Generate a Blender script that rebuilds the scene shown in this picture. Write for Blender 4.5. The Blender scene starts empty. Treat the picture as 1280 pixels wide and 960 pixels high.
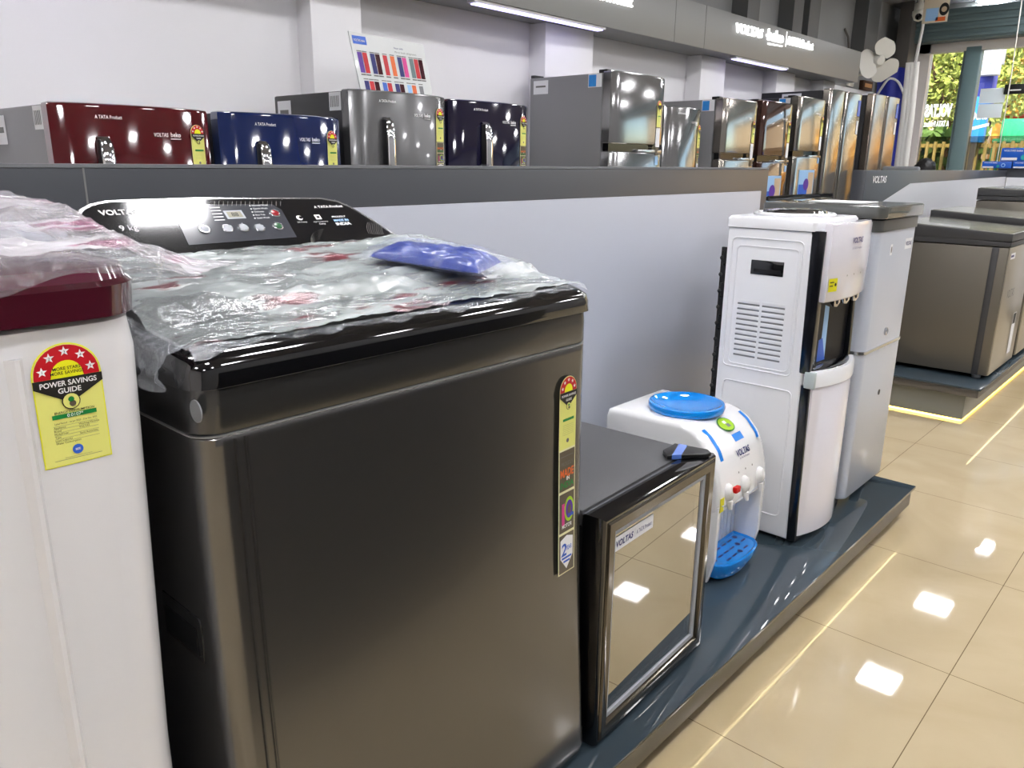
import bpy, bmesh, math, random
from mathutils import Vector, Matrix, noise
random.seed(7)
SC = bpy.context.scene
COL = SC.collection
PI = math.pi
# ------------------------------------------------------------------ camera
CAMZ = 1.24
FPX = 985.0
RW = Matrix(((0.73906721, -0.18930425, 0.64648555),
             (0.67355698, 0.19337604, -0.71339099),
             (0.01003313, 0.96268874, 0.27042508)))      # camera axes in the world
cam = bpy.data.cameras.new('camera'); co = bpy.data.objects.new('camera', cam); COL.objects.link(co)
cam.sensor_width = 36; cam.lens = FPX / 1280 * 36; cam.clip_start = .02
M4 = RW.to_4x4(); M4.translation = (0, 0, CAMZ); co.matrix_world = M4
SC.camera = co
P0 = Vector((0, 0, CAMZ))
def ray(px, py): return RW @ Vector((px - 640, 480 - py, -FPX))
def atx(px, py, X): r = ray(px, py); return P0 + r * (X / r.x)
def aty(px, py, Y): r = ray(px, py); return P0 + r * (Y / r.y)
def atz(px, py, Z): r = ray(px, py); return P0 + r * ((Z - CAMZ) / r.z)
def onp(px, py, o, n): r = ray(px, py); return P0 + r * ((Vector(o) - P0).dot(n) / r.dot(n))
# ------------------------------------------------------------------ light and exposure
SC.view_settings.view_transform = 'Standard'; SC.view_settings.look = 'None'
SC.view_settings.exposure = 0.0; SC.view_settings.gamma = 1.0
PANEL = 80.0            # ceiling panels
STRIP = 2.6             # violet white strips under the fascia
LED = 6.0              # warm strips round the podiums
SKY = .55
SUN = 12.0
w = bpy.data.worlds.new('world'); SC.world = w; w.use_nodes = True
nt = w.node_tree; bg = nt.nodes['Background']
sk = nt.nodes.new('ShaderNodeTexSky'); sk.sky_type = 'NISHITA'; sk.sun_disc = False
sk.sun_elevation = math.radians(40); sk.sun_rotation = math.radians(200)
nt.links.new(sk.outputs[0], bg.inputs[0]); bg.inputs[1].default_value = SKY
sl = bpy.data.lights.new('sun', 'SUN'); sl.energy = SUN; sl.angle = .01; sl.color = (1, .93, .8)
so = bpy.data.objects.new('sun', sl); COL.objects.link(so)
so.rotation_euler = Vector((-.35, .55, -.75)).to_track_quat('-Z', 'Y').to_euler()

# ------------------------------------------------------------------ materials
def lin(h):
    if isinstance(h, str):
        c = [int(h[i:i + 2], 16) / 255 for i in (0, 2, 4)]
        return tuple(x / 12.92 if x <= .04045 else ((x + .055) / 1.055) ** 2.4 for x in c) + (1,)
    return tuple(h) + (1,)
MATS = {}
def mat(name, h, rough=.5, metal=0, coat=0, bump=0, bscale=60, emit=0, spec=.5, trans=0, alpha=1, vary=0, vscale=4):
    m = bpy.data.materials.new(name); m.use_nodes = True; n = m.node_tree
    b = n.nodes['Principled BSDF']; b.inputs['Base Color'].default_value = lin(h)
    b.inputs['Roughness'].default_value = rough; b.inputs['Metallic'].default_value = metal
    b.inputs['Specular IOR Level'].default_value = spec
    b.inputs['Coat Weight'].default_value = coat; b.inputs['Coat Roughness'].default_value = .04
    b.inputs['Transmission Weight'].default_value = trans; b.inputs['Alpha'].default_value = alpha
    if emit:
        b.inputs['Emission Color'].default_value = lin(h); b.inputs['Emission Strength'].default_value = emit
    if bump or vary:
        g = n.nodes.new('ShaderNodeNewGeometry'); t = n.nodes.new('ShaderNodeTexNoise')
        t.inputs['Scale'].default_value = bscale if bump else vscale; t.inputs['Detail'].default_value = 4
        n.links.new(g.outputs['Position'], t.inputs['Vector'])
        if bump:
            bn = n.nodes.new('ShaderNodeBump'); bn.inputs['Strength'].default_value = bump; bn.inputs['Distance'].default_value = .002
            n.links.new(t.outputs[0], bn.inputs['Height']); n.links.new(bn.outputs[0], b.inputs['Normal'])
        if vary:
            r = n.nodes.new('ShaderNodeMixRGB'); c = lin(h)
            r.inputs[1].default_value = tuple(x * (1 - vary) for x in c[:3]) + (1,)
            r.inputs[2].default_value = tuple(min(1, x * (1 + vary)) for x in c[:3]) + (1,)
            n.links.new(t.outputs[0], r.inputs[0]); n.links.new(r.outputs[0], b.inputs['Base Color'])
    MATS[name] = m; return m

mat('wall_white', 'efeef0', .6); mat('wall_grey', '8a8b8a', .6); mat('pilaster_grey', '5a5b5a', .6)
mat('ceiling_grey', '8f8d90', .7); mat('fascia_grey', '858684', .45)
mat('dark_wall', '8c8d90', .6); mat('reflection_block_slate', '34363a', .5)
mat('slate', '3d4046', .35); mat('panel_grey', 'bec2cd', .4); mat('panel_white', 'd9dbe0', .4)
mat('podium_glass', '3c4850', .035, spec=.5); mat('glass_edge', 'b9c9c6', .2); mat('podium_side', '5a5650', .35, bump=.1, bscale=30)
mat('skirt_grey', '8d8f88', .4)
mat('washer_steel', '727170', .25, metal=.9, coat=.2); mat('washer_collar', '585858', .25, metal=.8, coat=.2)
mat('gloss_black', '08080a', .06, coat=1); mat('satin_black', '151516', .35); mat('console_black', '101114', .07, coat=1)
mat('console_grey', '43454b', .12, coat=.6); mat('silver', 'c4c6c8', .2, metal=.9); mat('chrome', 'e4e6ea', .05, metal=1)
mat('white_gloss', 'dad9da', .16, coat=.4); mat('white_plastic', 'f0f1f4', .22, coat=.3); mat('white_panel_purple', 'e6e3ea', .1, coat=.7)
mat('maroon', '43101f', .1, coat=.8); mat('maroon_lid', '5a1830', .15, coat=.5)
mat('seam_line', '858583', .4); mat('light_grey', 'a9adb4', .4); mat('mid_grey', '7b7d80', .4)
mat('pouch_blue', '16338e', .35, coat=.3, bump=.8, bscale=45); mat('red_button', '8e2028', .25); mat('green_button', '2b5a38', .25)
mat('lcd', '8f8c78', .3)
mat('ink_white', 'eeeeee', .5); mat('ink_black', '15140f', .5); mat('ink_grey', '6a6a66', .5); mat('ink_blue', '20246e', .5)
mat('st_red', 'c20a1e', .4); mat('st_yellow', 'ecec1c', .4); mat('st_body', 'e2e27c', .4); mat('st_cream', 'e6e2b4', .4)
mat('st_green', '0c8038', .4); mat('st_orange', 'e06a2c', .4); mat('st_brown', '5a5142', .3); mat('st_pink', 'd83a90', .4)
mat('st_blue', '2f62c8', .4); mat('st_lime', 'a8d420', .4); mat('st_lblue', '9cc6ee', .4); mat('st_purple', '5a2c9a', .4)
mat('paper_white', 'e9eaec', .5); mat('label_blue', '2d8fe0', .4)
mat('bronze_frame', '4e473c', .16, metal=.7, coat=.5); mat('fridge_top', '4a4a4c', .5, bump=.35, bscale=400); mat('liner_white', 'd8d8d2', .4)
mat('cyan_blue', '0a86e0', .08, coat=.8); mat('tape_blue', '1a84e4', .3); mat('tape_clear_blue', '5a7ed0', .15, coat=.5)
mat('dispenser_white', 'f2f2f2', .14, coat=.6); mat('tap_white', 'f2f1f0', .18, coat=.4); mat('recess_grey', 'd4d8e0', .25)
mat('red_tap', 'd01818', .25); mat('smoke_black', '0b0c12', .18, coat=.2); mat('frosted', 'b9c4c4', .3)
mat('alcove_black', '0c0d12', .45, spec=.2); mat('yellow_tag', 'e8e000', .4)
mat('freezer_grey', 'c2c8d4', .3, coat=.2); mat('freezer_trim', '4a4b4a', .3); mat('freezer_lid', '585a58', .12, coat=.6)
mat('chest_side', '6f6a60', .38, metal=.5); mat('chest_top', '9c9c90', .2, metal=.5, coat=.4); mat('chest_front', 'a8a294', .28, metal=.6); mat('chest_trim', '3b3b3c', .4)
mat('steel_side', '8b8b8d', .45, metal=.3); mat('dark_side', '333335', .4, metal=.2)
mat('red_door', '4d0a14', .07, coat=1); mat('blue_door', '0c1f4e', .07, coat=1); mat('grey_door', '5f5f60', .22, metal=.6, coat=.3)
mat('purple_door', '15132c', .06, coat=1); mat('steel_door', '8a8a8a', .12, metal=.8, coat=.3); mat('steel_door_warm', '9a948c', .14, metal=.85, coat=.2)
mat('brown_door', '4a2f28', .06, metal=.4, coat=1); mat('gold_steel', 'a3968a', .22, metal=.85)
mat('sign_white', 'ffffff', .5, emit=1.6)
mat('panel_light', 'f8f7fa', .5, emit=PANEL); mat('strip_light', 'c4bcff', .5, emit=STRIP); mat('led_warm', 'ffeeb0', .5, emit=LED); mat('led_glow', 'ffd962', .5, emit=9)
mat('lamp_frame', 'd0d0d0', .5); mat('poster_white', 'd9dcdb', .3, coat=.5)
mat('fan_white', 'e4e2d8', .4); mat('banner_blue', '2330a0', .5); mat('frame_orange', 'd09a60', .5); mat('post_white', 'efeeea', .5)
mat('shutter', '66797c', .45); mat('mullion', '6d868a', .4); mat('door_frame', 'e2ddd8', .5); mat('dark_pole', '5a5753', .5)
mat('trunk', '5a4232', .9, bump=.5); mat('leaf', 'a0a850', .6, vary=.5, vscale=1.2); mat('leaf_gold', 'd6bc58', .6, vary=.4, vscale=1.5); mat('hedge_leaf', '55702c', .7, vary=.4)
mat('pavement', '9a9488', .9); mat('fence_yellow', 'd8c47c', .6); mat('pylon_white', 'e0dcec', .5); mat('pylon_blue', '4048b8', .5); mat('board_blue', '2f8fe8', .45)
mat('shop_orange', 'f0b040', .7); mat('bar_red', 'd04020', .5); mat('chair_green', '3cb884', .45); mat('notice', 'e4f0f6', .5)
mat('box_blue', '1058c0', .4); mat('box_teal', '22a0a0', .4); mat('skin', '8a5a40', .5); mat('hair', '0c0a0a', .5); mat('shirt', '2a2c38', .8)
mat('cream_board', 'd8cbb4', .5); mat('cable_black', '101010', .5)
mat('beige_panel', 'c8b090', .6)

def node_mat(name):
    m = bpy.data.materials.new(name); m.use_nodes = True; n = m.node_tree; n.nodes.clear()
    o = n.nodes.new('ShaderNodeOutputMaterial'); MATS[name] = m
    return n, o
def film_mat(name, tint, lo, hi, scale, red=False, strength=.9):
    n, o = node_mat(name); N = n.nodes.new; L = n.links.new
    g = N('ShaderNodeNewGeometry'); mp = N('ShaderNodeMapping'); mp.inputs['Scale'].default_value = (3.2, 1, 1); mp.inputs['Rotation'].default_value = (0, 0, .35)
    L(g.outputs['Position'], mp.inputs[0])
    t = N('ShaderNodeTexNoise'); t.inputs['Scale'].default_value = scale; t.inputs['Detail'].default_value = 6; t.inputs['Distortion'].default_value = 1.2
    L(mp.outputs[0], t.inputs['Vector'])
    t2 = N('ShaderNodeTexNoise'); t2.inputs['Scale'].default_value = scale * .45; t2.inputs['Detail'].default_value = 5; L(mp.outputs[0], t2.inputs['Vector'])
    b = N('ShaderNodeBump'); b.inputs['Strength'].default_value = strength; b.inputs['Distance'].default_value = .012; L(t.outputs[0], b.inputs['Height'])
    gl = N('ShaderNodeBsdfGlossy'); gl.inputs['Roughness'].default_value = .08; L(b.outputs[0], gl.inputs['Normal'])
    df = N('ShaderNodeBsdfDiffuse'); df.inputs['Color'].default_value = lin(tint)
    m1 = N('ShaderNodeMixShader'); m1.inputs[0].default_value = .45; L(df.outputs[0], m1.inputs[1]); L(gl.outputs[0], m1.inputs[2])
    if red:
        wv = N('ShaderNodeTexNoise'); wv.inputs['Scale'].default_value = 9; wv.inputs['Detail'].default_value = 3
        mp2 = N('ShaderNodeMapping'); mp2.inputs['Scale'].default_value = (2.6, .8, .8); L(g.outputs['Position'], mp2.inputs[0]); L(mp2.outputs[0], wv.inputs['Vector'])
        cr = N('ShaderNodeValToRGB'); cr.color_ramp.elements[0].position = .60; cr.color_ramp.elements[1].position = .66
        cr.color_ramp.elements[0].color = lin(tint); cr.color_ramp.elements[1].color = lin(red); L(wv.outputs[0], cr.inputs[0]); L(cr.outputs[0], df.inputs['Color'])
    tr = N('ShaderNodeBsdfTransparent')
    mr = N('ShaderNodeMapRange'); mr.inputs[1].default_value = .32; mr.inputs[2].default_value = .68; mr.inputs[3].default_value = lo; mr.inputs[4].default_value = hi
    L(t2.outputs[0], mr.inputs[0])
    m2 = N('ShaderNodeMixShader'); L(mr.outputs[0], m2.inputs[0]); L(tr.outputs[0], m2.inputs[1]); L(m1.outputs[0], m2.inputs[2])
    L(m2.outputs[0], o.inputs[0])
film_mat('film_clear', 'd8e2e2', .30, .80, 14, red='b04a58')  # hazy film, whitened further to stand in for the ceiling's reflection
film_mat('film_front', 'd0d8e0', .06, .5, 22)
film_mat('film_white', 'e4e0e6', .22, .85, 16, red='c86a98', strength=1.4)
film_mat('film_pouch', 'c8d4ff', .0, .22, 34)
def glass_mat(name, tint, refl, rough=.0):
    n, o = node_mat(name); N = n.nodes.new; L = n.links.new
    tr = N('ShaderNodeBsdfTransparent'); tr.inputs[0].default_value = lin(tint)
    gl = N('ShaderNodeBsdfGlossy'); gl.inputs['Roughness'].default_value = rough
    fr = N('ShaderNodeFresnel'); fr.inputs[0].default_value = 1.5
    ad = N('ShaderNodeMath'); ad.operation = 'ADD'; ad.use_clamp = True; ad.inputs[1].default_value = refl; L(fr.outputs[0], ad.inputs[0])
    mx = N('ShaderNodeMixShader'); L(ad.outputs[0], mx.inputs[0]); L(tr.outputs[0], mx.inputs[1]); L(gl.outputs[0], mx.inputs[2]); L(mx.outputs[0], o.inputs[0])
glass_mat('door_glass', 'c8ccc0', .6); glass_mat('store_glass', 'f4f6f4', .02); glass_mat('tinted_glass', 'c4c0b8', .08); glass_mat('lid_glass', '8a908c', .2)
def floor_mat():
    n, o = node_mat('floor_tile'); N = n.nodes.new; L = n.links.new
    g = N('ShaderNodeNewGeometry'); s = N('ShaderNodeSeparateXYZ'); L(g.outputs['Position'], s.inputs[0])
    ds = []
    for ax, off in ((0, .333), (1, -2.034)):
        a = N('ShaderNodeMath'); a.operation = 'ADD'; a.inputs[1].default_value = off + 60; L(s.outputs[ax], a.inputs[0])
        p = N('ShaderNodeMath'); p.operation = 'PINGPONG'; p.inputs[1].default_value = .3; L(a.outputs[0], p.inputs[0]); ds.append(p)
    mn = N('ShaderNodeMath'); mn.operation = 'MINIMUM'; L(ds[0].outputs[0], mn.inputs[0]); L(ds[1].outputs[0], mn.inputs[1])
    lt = N('ShaderNodeMath'); lt.operation = 'LESS_THAN'; lt.inputs[1].default_value = .0011; L(mn.outputs[0], lt.inputs[0])
    t = N('ShaderNodeTexNoise'); t.inputs['Scale'].default_value = 2.5; t.inputs['Detail'].default_value = 8; t.inputs['Distortion'].default_value = 1.5; L(g.outputs['Position'], t.inputs['Vector'])
    r = N('ShaderNodeValToRGB'); r.color_ramp.elements[0].position = .3; r.color_ramp.elements[1].position = .7
    r.color_ramp.elements[0].color = lin('c2b08e'); r.color_ramp.elements[1].color = lin('cebd9c'); L(t.outputs[0], r.inputs[0])
    mx = N('ShaderNodeMixRGB'); mx.inputs[2].default_value = lin('7d6c52'); L(lt.outputs[0], mx.inputs[0]); L(r.outputs[0], mx.inputs[1])
    b = N('ShaderNodeBsdfPrincipled'); L(mx.outputs[0], b.inputs['Base Color']); b.inputs['Roughness'].default_value = .035; b.inputs['Specular IOR Level'].default_value = .6
    L(b.outputs[0], o.inputs[0])
floor_mat()

# ------------------------------------------------------------------ mesh builder
TXT = {}
def text_mesh(s, size, bold, shear, spacing=1.0):
    k = (s, size, bold, shear, spacing)
    if k not in TXT:
        cu = bpy.data.curves.new('t', 'FONT'); cu.body = s; cu.size = size; cu.shear = shear; cu.offset = bold * size; cu.space_character = spacing
        cu.resolution_u = 3; cu.fill_mode = 'FRONT'
        ob = bpy.data.objects.new('t', cu); me = bpy.data.meshes.new_from_object(ob)
        vs = [(v.co.x, v.co.y) for v in me.vertices]; fs = [tuple(p.vertices) for p in me.polygons]
        bpy.data.objects.remove(ob); bpy.data.meshes.remove(me)
        if vs:
            x0 = min(v[0] for v in vs); x1 = max(v[0] for v in vs)
            vs = [(a - x0, b) for a, b in vs]; wd = x1 - x0
        else: wd = 0
        TXT[k] = (vs, fs, wd)
    return TXT[k]
class Fr:                                   # a drawing frame lying on a surface
    def __init__(s, o, u, v, e=.0004):
        s.o = Vector(o); s.u = Vector(u).normalized(); s.v = Vector(v).normalized(); s.n = s.u.cross(s.v).normalized(); s.e = e
    def p(s, a, b, h=0): return s.o + s.u * a + s.v * b + s.n * (h * s.e)
class MB:
    def __init__(s): s.v = []; s.f = []; s.m = []; s.mats = []
    def mi(s, m):
        if m not in s.mats: s.mats.append(m)
        return s.mats.index(m)
    def add(s, vs, fs, m):
        b = len(s.v); s.v += [Vector(v) for v in vs]; k = s.mi(m)
        for f in fs: s.f.append(tuple(b + i for i in f)); s.m.append(k)
        return s
    def bm(s, bm, m):
        bm.verts.index_update()
        s.add([v.co.copy() for v in bm.verts], [[v.index for v in f.verts] for f in bm.faces], m); bm.free(); return s
    def box(s, x0, x1, y0, y1, z0, z1, m, r=0, seg=2):
        bm = bmesh.new(); bmesh.ops.create_cube(bm, size=1)
        for v in bm.verts: v.co = Vector(((x0 + x1) / 2 + v.co.x * (x1 - x0), (y0 + y1) / 2 + v.co.y * (y1 - y0), (z0 + z1) / 2 + v.co.z * (z1 - z0)))
        if r: bmesh.ops.bevel(bm, geom=bm.edges[:], offset=min(r, .45 * min(abs(x1 - x0), abs(y1 - y0), abs(z1 - z0))), segments=seg, profile=.5, affect='EDGES')
        return s.bm(bm, m)
    def loft(s, secs, m, cap=True):
        n = len(secs[0]); vs = [p for q in secs for p in q]; fs = []
        for i in range(len(secs) - 1):
            for j in range(n):
                k = (j + 1) % n; fs.append((i * n + j, i * n + k, (i + 1) * n + k, (i + 1) * n + j))
        if cap: fs += [tuple(reversed(range(n))), tuple(range((len(secs) - 1) * n, len(secs) * n))]
        return s.add(vs, fs, m)
    def prism(s, poly, fn, a0, a1, m, bev=0, seg=3):
        n = len(poly); bm = bmesh.new()
        A = [bm.verts.new(fn(p, a0)) for p in poly]; B = [bm.verts.new(fn(p, a1)) for p in poly]
        for j in range(n): bm.faces.new((A[j], A[(j + 1) % n], B[(j + 1) % n], B[j]))
        fa = bm.faces.new(A[::-1]); fb = bm.faces.new(B)
        if bev:
            bmesh.ops.recalc_face_normals(bm, faces=bm.faces[:])
            bmesh.ops.bevel(bm, geom=list(set(fa.edges[:] + fb.edges[:])), offset=bev, segments=seg, profile=.5, affect='EDGES')
        return s.bm(bm, m)
    def tube(s, pts, r, m, n=8, cap=True):
        pts = [Vector(p) for p in pts]; secs = []; up = Vector((0, 0, 1))
        for i, p in enumerate(pts):
            d = (pts[min(i + 1, len(pts) - 1)] - pts[max(i - 1, 0)]).normalized()
            a = d.cross(up if abs(d.z) < .9 else Vector((1, 0, 0))).normalized(); b = d.cross(a)
            rr = r[i] if isinstance(r, (list, tuple)) else r
            secs.append([p + a * rr * math.cos(2 * PI * k / n) + b * rr * math.sin(2 * PI * k / n) for k in range(n)])
        return s.loft(secs, m, cap)
    def lathe(s, prof, c, m, ax=(0, 0, 1), n=24, cap=True):
        c = Vector(c); ax = Vector(ax).normalized(); a = ax.orthogonal().normalized(); b = ax.cross(a)
        return s.loft([[c + ax * z + (a * math.cos(2 * PI * k / n) + b * math.sin(2 * PI * k / n)) * max(r, 1e-5) for k in range(n)] for r, z in prof], m, cap)
    def poly(s, F, pts, m, h=1): return s.add([F.p(a, b, h) for a, b in pts], [tuple(range(len(pts)))], m)
    def rect(s, F, a0, a1, b0, b1, m, h=1): return s.poly(F, [(a0, b0), (a1, b0), (a1, b1), (a0, b1)], m, h)
    def disc(s, F, a, b, r, m, h=1, ry=None, n=24, t0=0, t1=2 * PI):
        full = abs(t1 - t0 - 2 * PI) < 1e-6
        return s.poly(F, [(a + r * math.cos(t0 + (t1 - t0) * k / (n if full else n - 1)), b + (ry or r) * math.sin(t0 + (t1 - t0) * k / (n if full else n - 1))) for k in range(n)], m, h)
    def ring(s, F, a, b, r0, r1, m, h=1, n=24):
        vs = []; fs = []
        for k in range(n):
            t = 2 * PI * k / n; vs += [F.p(a + r0 * math.cos(t), b + r0 * math.sin(t), h), F.p(a + r1 * math.cos(t), b + r1 * math.sin(t), h)]
            q = (k + 1) % n; fs.append((2 * k, 2 * k + 1, 2 * q + 1, 2 * q))
        return s.add(vs, fs, m)
    def star(s, F, a, b, r, m, h=1):
        c = [F.p(a, b, h)]; c += [F.p(a + (r if k % 2 == 0 else r * .42) * math.sin(k * PI / 5), b + (r if k % 2 == 0 else r * .42) * math.cos(k * PI / 5), h) for k in range(10)]
        return s.add(c, [(0, 1 + k, 1 + (k + 1) % 10) for k in range(10)], m)
    def text(s, t, F, a, b, size, m, h=2, al='l', bold=0, shear=0, fit=None, sp=1.0, ext=0):
        vs, fs, wd = text_mesh(t, 1.0, bold, shear, sp)
        if not vs: return s
        sx = size
        if fit: sx = fit / wd
        off = {'l': 0, 'c': -.5, 'r': -1}[al] * wd * sx
        q = [F.p(a + off + x * sx, b + y * size, h) for x, y in vs]; s.add(q, fs, m)
        if ext:                                            # raised letters
            n = len(q); q2 = [p - F.n * ext for p in q]; ed = {}
            for f in fs:
                for i in range(len(f)):
                    e = (f[i], f[(i + 1) % len(f)]); k = tuple(sorted(e)); ed[k] = None if k in ed else e
            s.add(q + q2, [(e[0], e[1], e[1] + n, e[0] + n) for e in ed.values() if e], m)
        return s
    def build(s, name, parent=None, label=None, sub=None, sharp=38, fix=True):
        me = bpy.data.meshes.new(name)
        O = Vector((0, 0, 0))
        if parent is not None and sub is None:
            q = parent
            while q is not None: O += q.location; q = q.parent
        if sub is not None: O = Vector(sub)
        me.from_pydata([v - O for v in s.v], [], s.f)
        for x in s.mats: me.materials.append(MATS[x])
        me.polygons.foreach_set('material_index', s.m)
        if fix:
            bm = bmesh.new(); bm.from_mesh(me); bmesh.ops.recalc_face_normals(bm, faces=bm.faces[:]); bm.to_mesh(me); bm.free()
        me.polygons.foreach_set('use_smooth', [True] * len(me.polygons)); me.set_sharp_from_angle(angle=math.radians(sharp)); me.update()
        o = bpy.data.objects.new(name, me); COL.objects.link(o)
        if parent is not None: o.parent = parent
        if label: o['label'] = label
        return o
def thing(name, label, cat, loc, group=None, rz=0):
    o = bpy.data.objects.new(name, None); COL.objects.link(o); o.location = loc; o.rotation_euler = (0, 0, rz); o.empty_display_size = .05
    o['label'] = label; o['category'] = cat
    if group: o['group'] = group
    return o
def tag(o, label, cat, group=None):
    o['label'] = label; o['category'] = cat
    if group: o['group'] = group
    return o
def struct(mb, name):
    o = mb.build(name); o['kind'] = 'structure'; return o
def rr(x0, x1, y0, y1, r, z, n=6):
    pts = []
    for cx, cy, a in ((x1 - r, y1 - r, 0), (x0 + r, y1 - r, 90), (x0 + r, y0 + r, 180), (x1 - r, y0 + r, 270)):
        for k in range(n + 1):
            t = math.radians(a + 90 * k / n); pts.append(Vector((cx + r * math.cos(t), cy + r * math.sin(t), z(cx + r * math.cos(t), cy + r * math.sin(t)) if callable(z) else z)))
    return pts
XF = lambda Y, Z, X: Fr((X, Y, Z), (0, 1, 0), (0, 0, 1))        # frame on a face looking towards the aisle (+X)

# ------------------------------------------------------------------ the room
struct(MB().box(-3.75, 3.0, -3.6, 11.0, -.1, 0, 'floor_tile'), 'floor')
struct(MB().box(-3.75, 3.0, -3.6, 11.4, 3.1, 3.2, 'ceiling_grey'), 'ceiling')
struct(MB().box(-3.75, -3.6, -3.6, 11.0, 0, 2.10, 'wall_white').box(-3.75, -3.6, -3.6, 11.0, 2.10, 3.1, 'wall_grey'), 'wall_back')
struct(MB().box(2.85, 3.0, -3.6, 11.0, 0, 3.1, 'dark_wall'), 'wall_right')
struct(MB().box(-3.6, 2.85, -3.6, -3.45, 0, 3.1, 'wall_white'), 'wall_rear')
# unseen dark block added across the aisle to darken the grey washer's reflection
struct(MB().prism([(.10, .5), (.10, 1.5), (.16, 2.0), (.45, 2.75), (.6, 2.75), (.4, .5)], lambda p, z: Vector((p[0], p[1], z)), 0, 1.05, 'reflection_block_slate'), 'added_reflection_block')
k = 1
for y0, y1, d in ((-1.6, -1.3, .12), (2.38, 2.68, .12), (4.10, 4.60, .14), (6.05, 6.45, .14), (7.45, 7.85, .14), (8.55, 8.85, .14)):  # white piers of the back wall under the fascia
    struct(MB().box(-3.6, -3.6 + d, y0, y1, 0, 2.09, 'wall_white', .004), 'trim_%d' % k); k += 1
for a, b in ((6.74, 6.96), (7.65, 7.86), (8.0, 8.25), (9.53, 9.9), (5.3, 5.55)):
    struct(MB().box(-3.6, -3.45, a, b, 2.38, 3.1, 'pilaster_grey'), 'trim_%d' % k); k += 1
# fascia above the refrigerators with its lit lettering
def brand(t, F, a, wd, hgt, m, h, ext):
    """the two names and the strap line, left to right, in a strip wd long"""
    MB().text('VOLTAS', F, a, 0, hgt, m, h, fit=wd * .31, bold=.02, shear=.12, ext=ext).build('brand_lettering', t)
    MB().disc(F, a + wd * .345, hgt * .3, hgt * .1, m, h).build('lettering_dot', t)
    MB().text('beko', F, a + wd * .375, 0, hgt * 1.25, m, h, fit=wd * .2, bold=.025, ext=ext).poly(F, [(a + wd * .37, -hgt * .42), (a + wd * .56, -hgt * .34), (a + wd * .57, -hgt * .22), (a + wd * .37, -hgt * .26)], m, h).build('brand_lettering', t)
    MB().rect(F, a + wd * .6, a + wd * .61, -hgt * .25, hgt, m, h).build('divider_bar', t)
    MB().text('A TATA Product', F, a + wd * .635, 0, hgt, m, h, fit=wd * .365, bold=.012, ext=ext).build('strap_lettering', t)
t = thing('signboard', 'long grey signboard with lit white lettering above the row of refrigerators', 'sign', (-3.3, 3, 2.09))
MB().box(-3.575, -3.28, -3.4, 9.0, 2.09, 2.39, 'fascia_grey', .003).build('fascia', t)
for y in (2.2, 5.32, 5.75): MB().box(-3.281, -3.2795, y, y + .006, 2.09, 2.39, 'pilaster_grey').build('panel_joint', t)
for a in (3.24, 6.22):
    brand(t, Fr((-3.28, 0, 2.185), (0, 1, .012), (0, 0, 1), .004), a, 1.52, .098, 'sign_white', 4, .012)
for i, (a, b) in enumerate(((.4, 1.5), (3.3, 4.5), (6.3, 7.3))):
    t = thing('strip_lamp', ['violet white strip lamp under the signboard at its left end', 'violet white strip lamp under the signboard above the tall grey double door refrigerator', 'violet white strip lamp under the signboard below the complete lit lettering'][i], 'lamp', (-3.32, (a + b) / 2, 2.09), 'strip lamps under the signboard')
    MB().box(-3.35, -3.29, a, b, 2.075, 2.09, 'lamp_frame').build('housing', t); MB().box(-3.345, -3.295, a + .02, b - .02, 2.068, 2.076, 'strip_light', .003).build('diffuser', t)
# ceiling lamps: a grid of square panels
lamp = None
def lamp_at(x, y):
    global lamp
    if lamp is None:
        t = thing('ceiling_panel_lamp', 'square white ceiling panel lamp', 'lamp', (x, y, 3.1), 'square ceiling panel lamps')
        MB().box(x - .165, x + .165, y - .165, y + .165, 3.085, 3.1, 'lamp_frame', .004).build('frame', t)
        MB().box(x - .145, x + .145, y - .145, y + .145, 3.079, 3.086, 'panel_light').build('diffuser', t); lamp = t
    else:
        t = lamp.copy(); COL.objects.link(t); t.location = (x, y, 3.1)
        for c in lamp.children: d = c.copy(); COL.objects.link(d); d.parent = t
    return t
for x in (-1.6, .2, 2.0):
    for j in range(8):
        l = lamp_at(x, (-1.9, -.2, 1.47, 3.1, 4.9, 6.6, 8.25, 10.05)[j])
        l['label'] = 'square white ceiling panel lamp, mirrored in the glossy floor and lids'
for i, (px, py) in enumerate(((1240, 1), (1268, 14))):
    p = atz(px, py, 3.07); l = thing('downlight', ['round white downlight at the top edge near the hanging card', 'round white downlight in front of the shutter box at the right edge'][i], 'lamp', (p.x, p.y, 3.07), 'round downlights near the storefront')
    MB().lathe([(.17, .03), (.17, .004), (.15, 0), (.0, 0)], (p.x, p.y, 3.07), 'lamp_frame').build('rim', l); MB().lathe([(.14, -.001), (.14, -.004), (0, -.004)], (p.x, p.y, 3.07), 'panel_light').build('diffuser', l)

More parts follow.
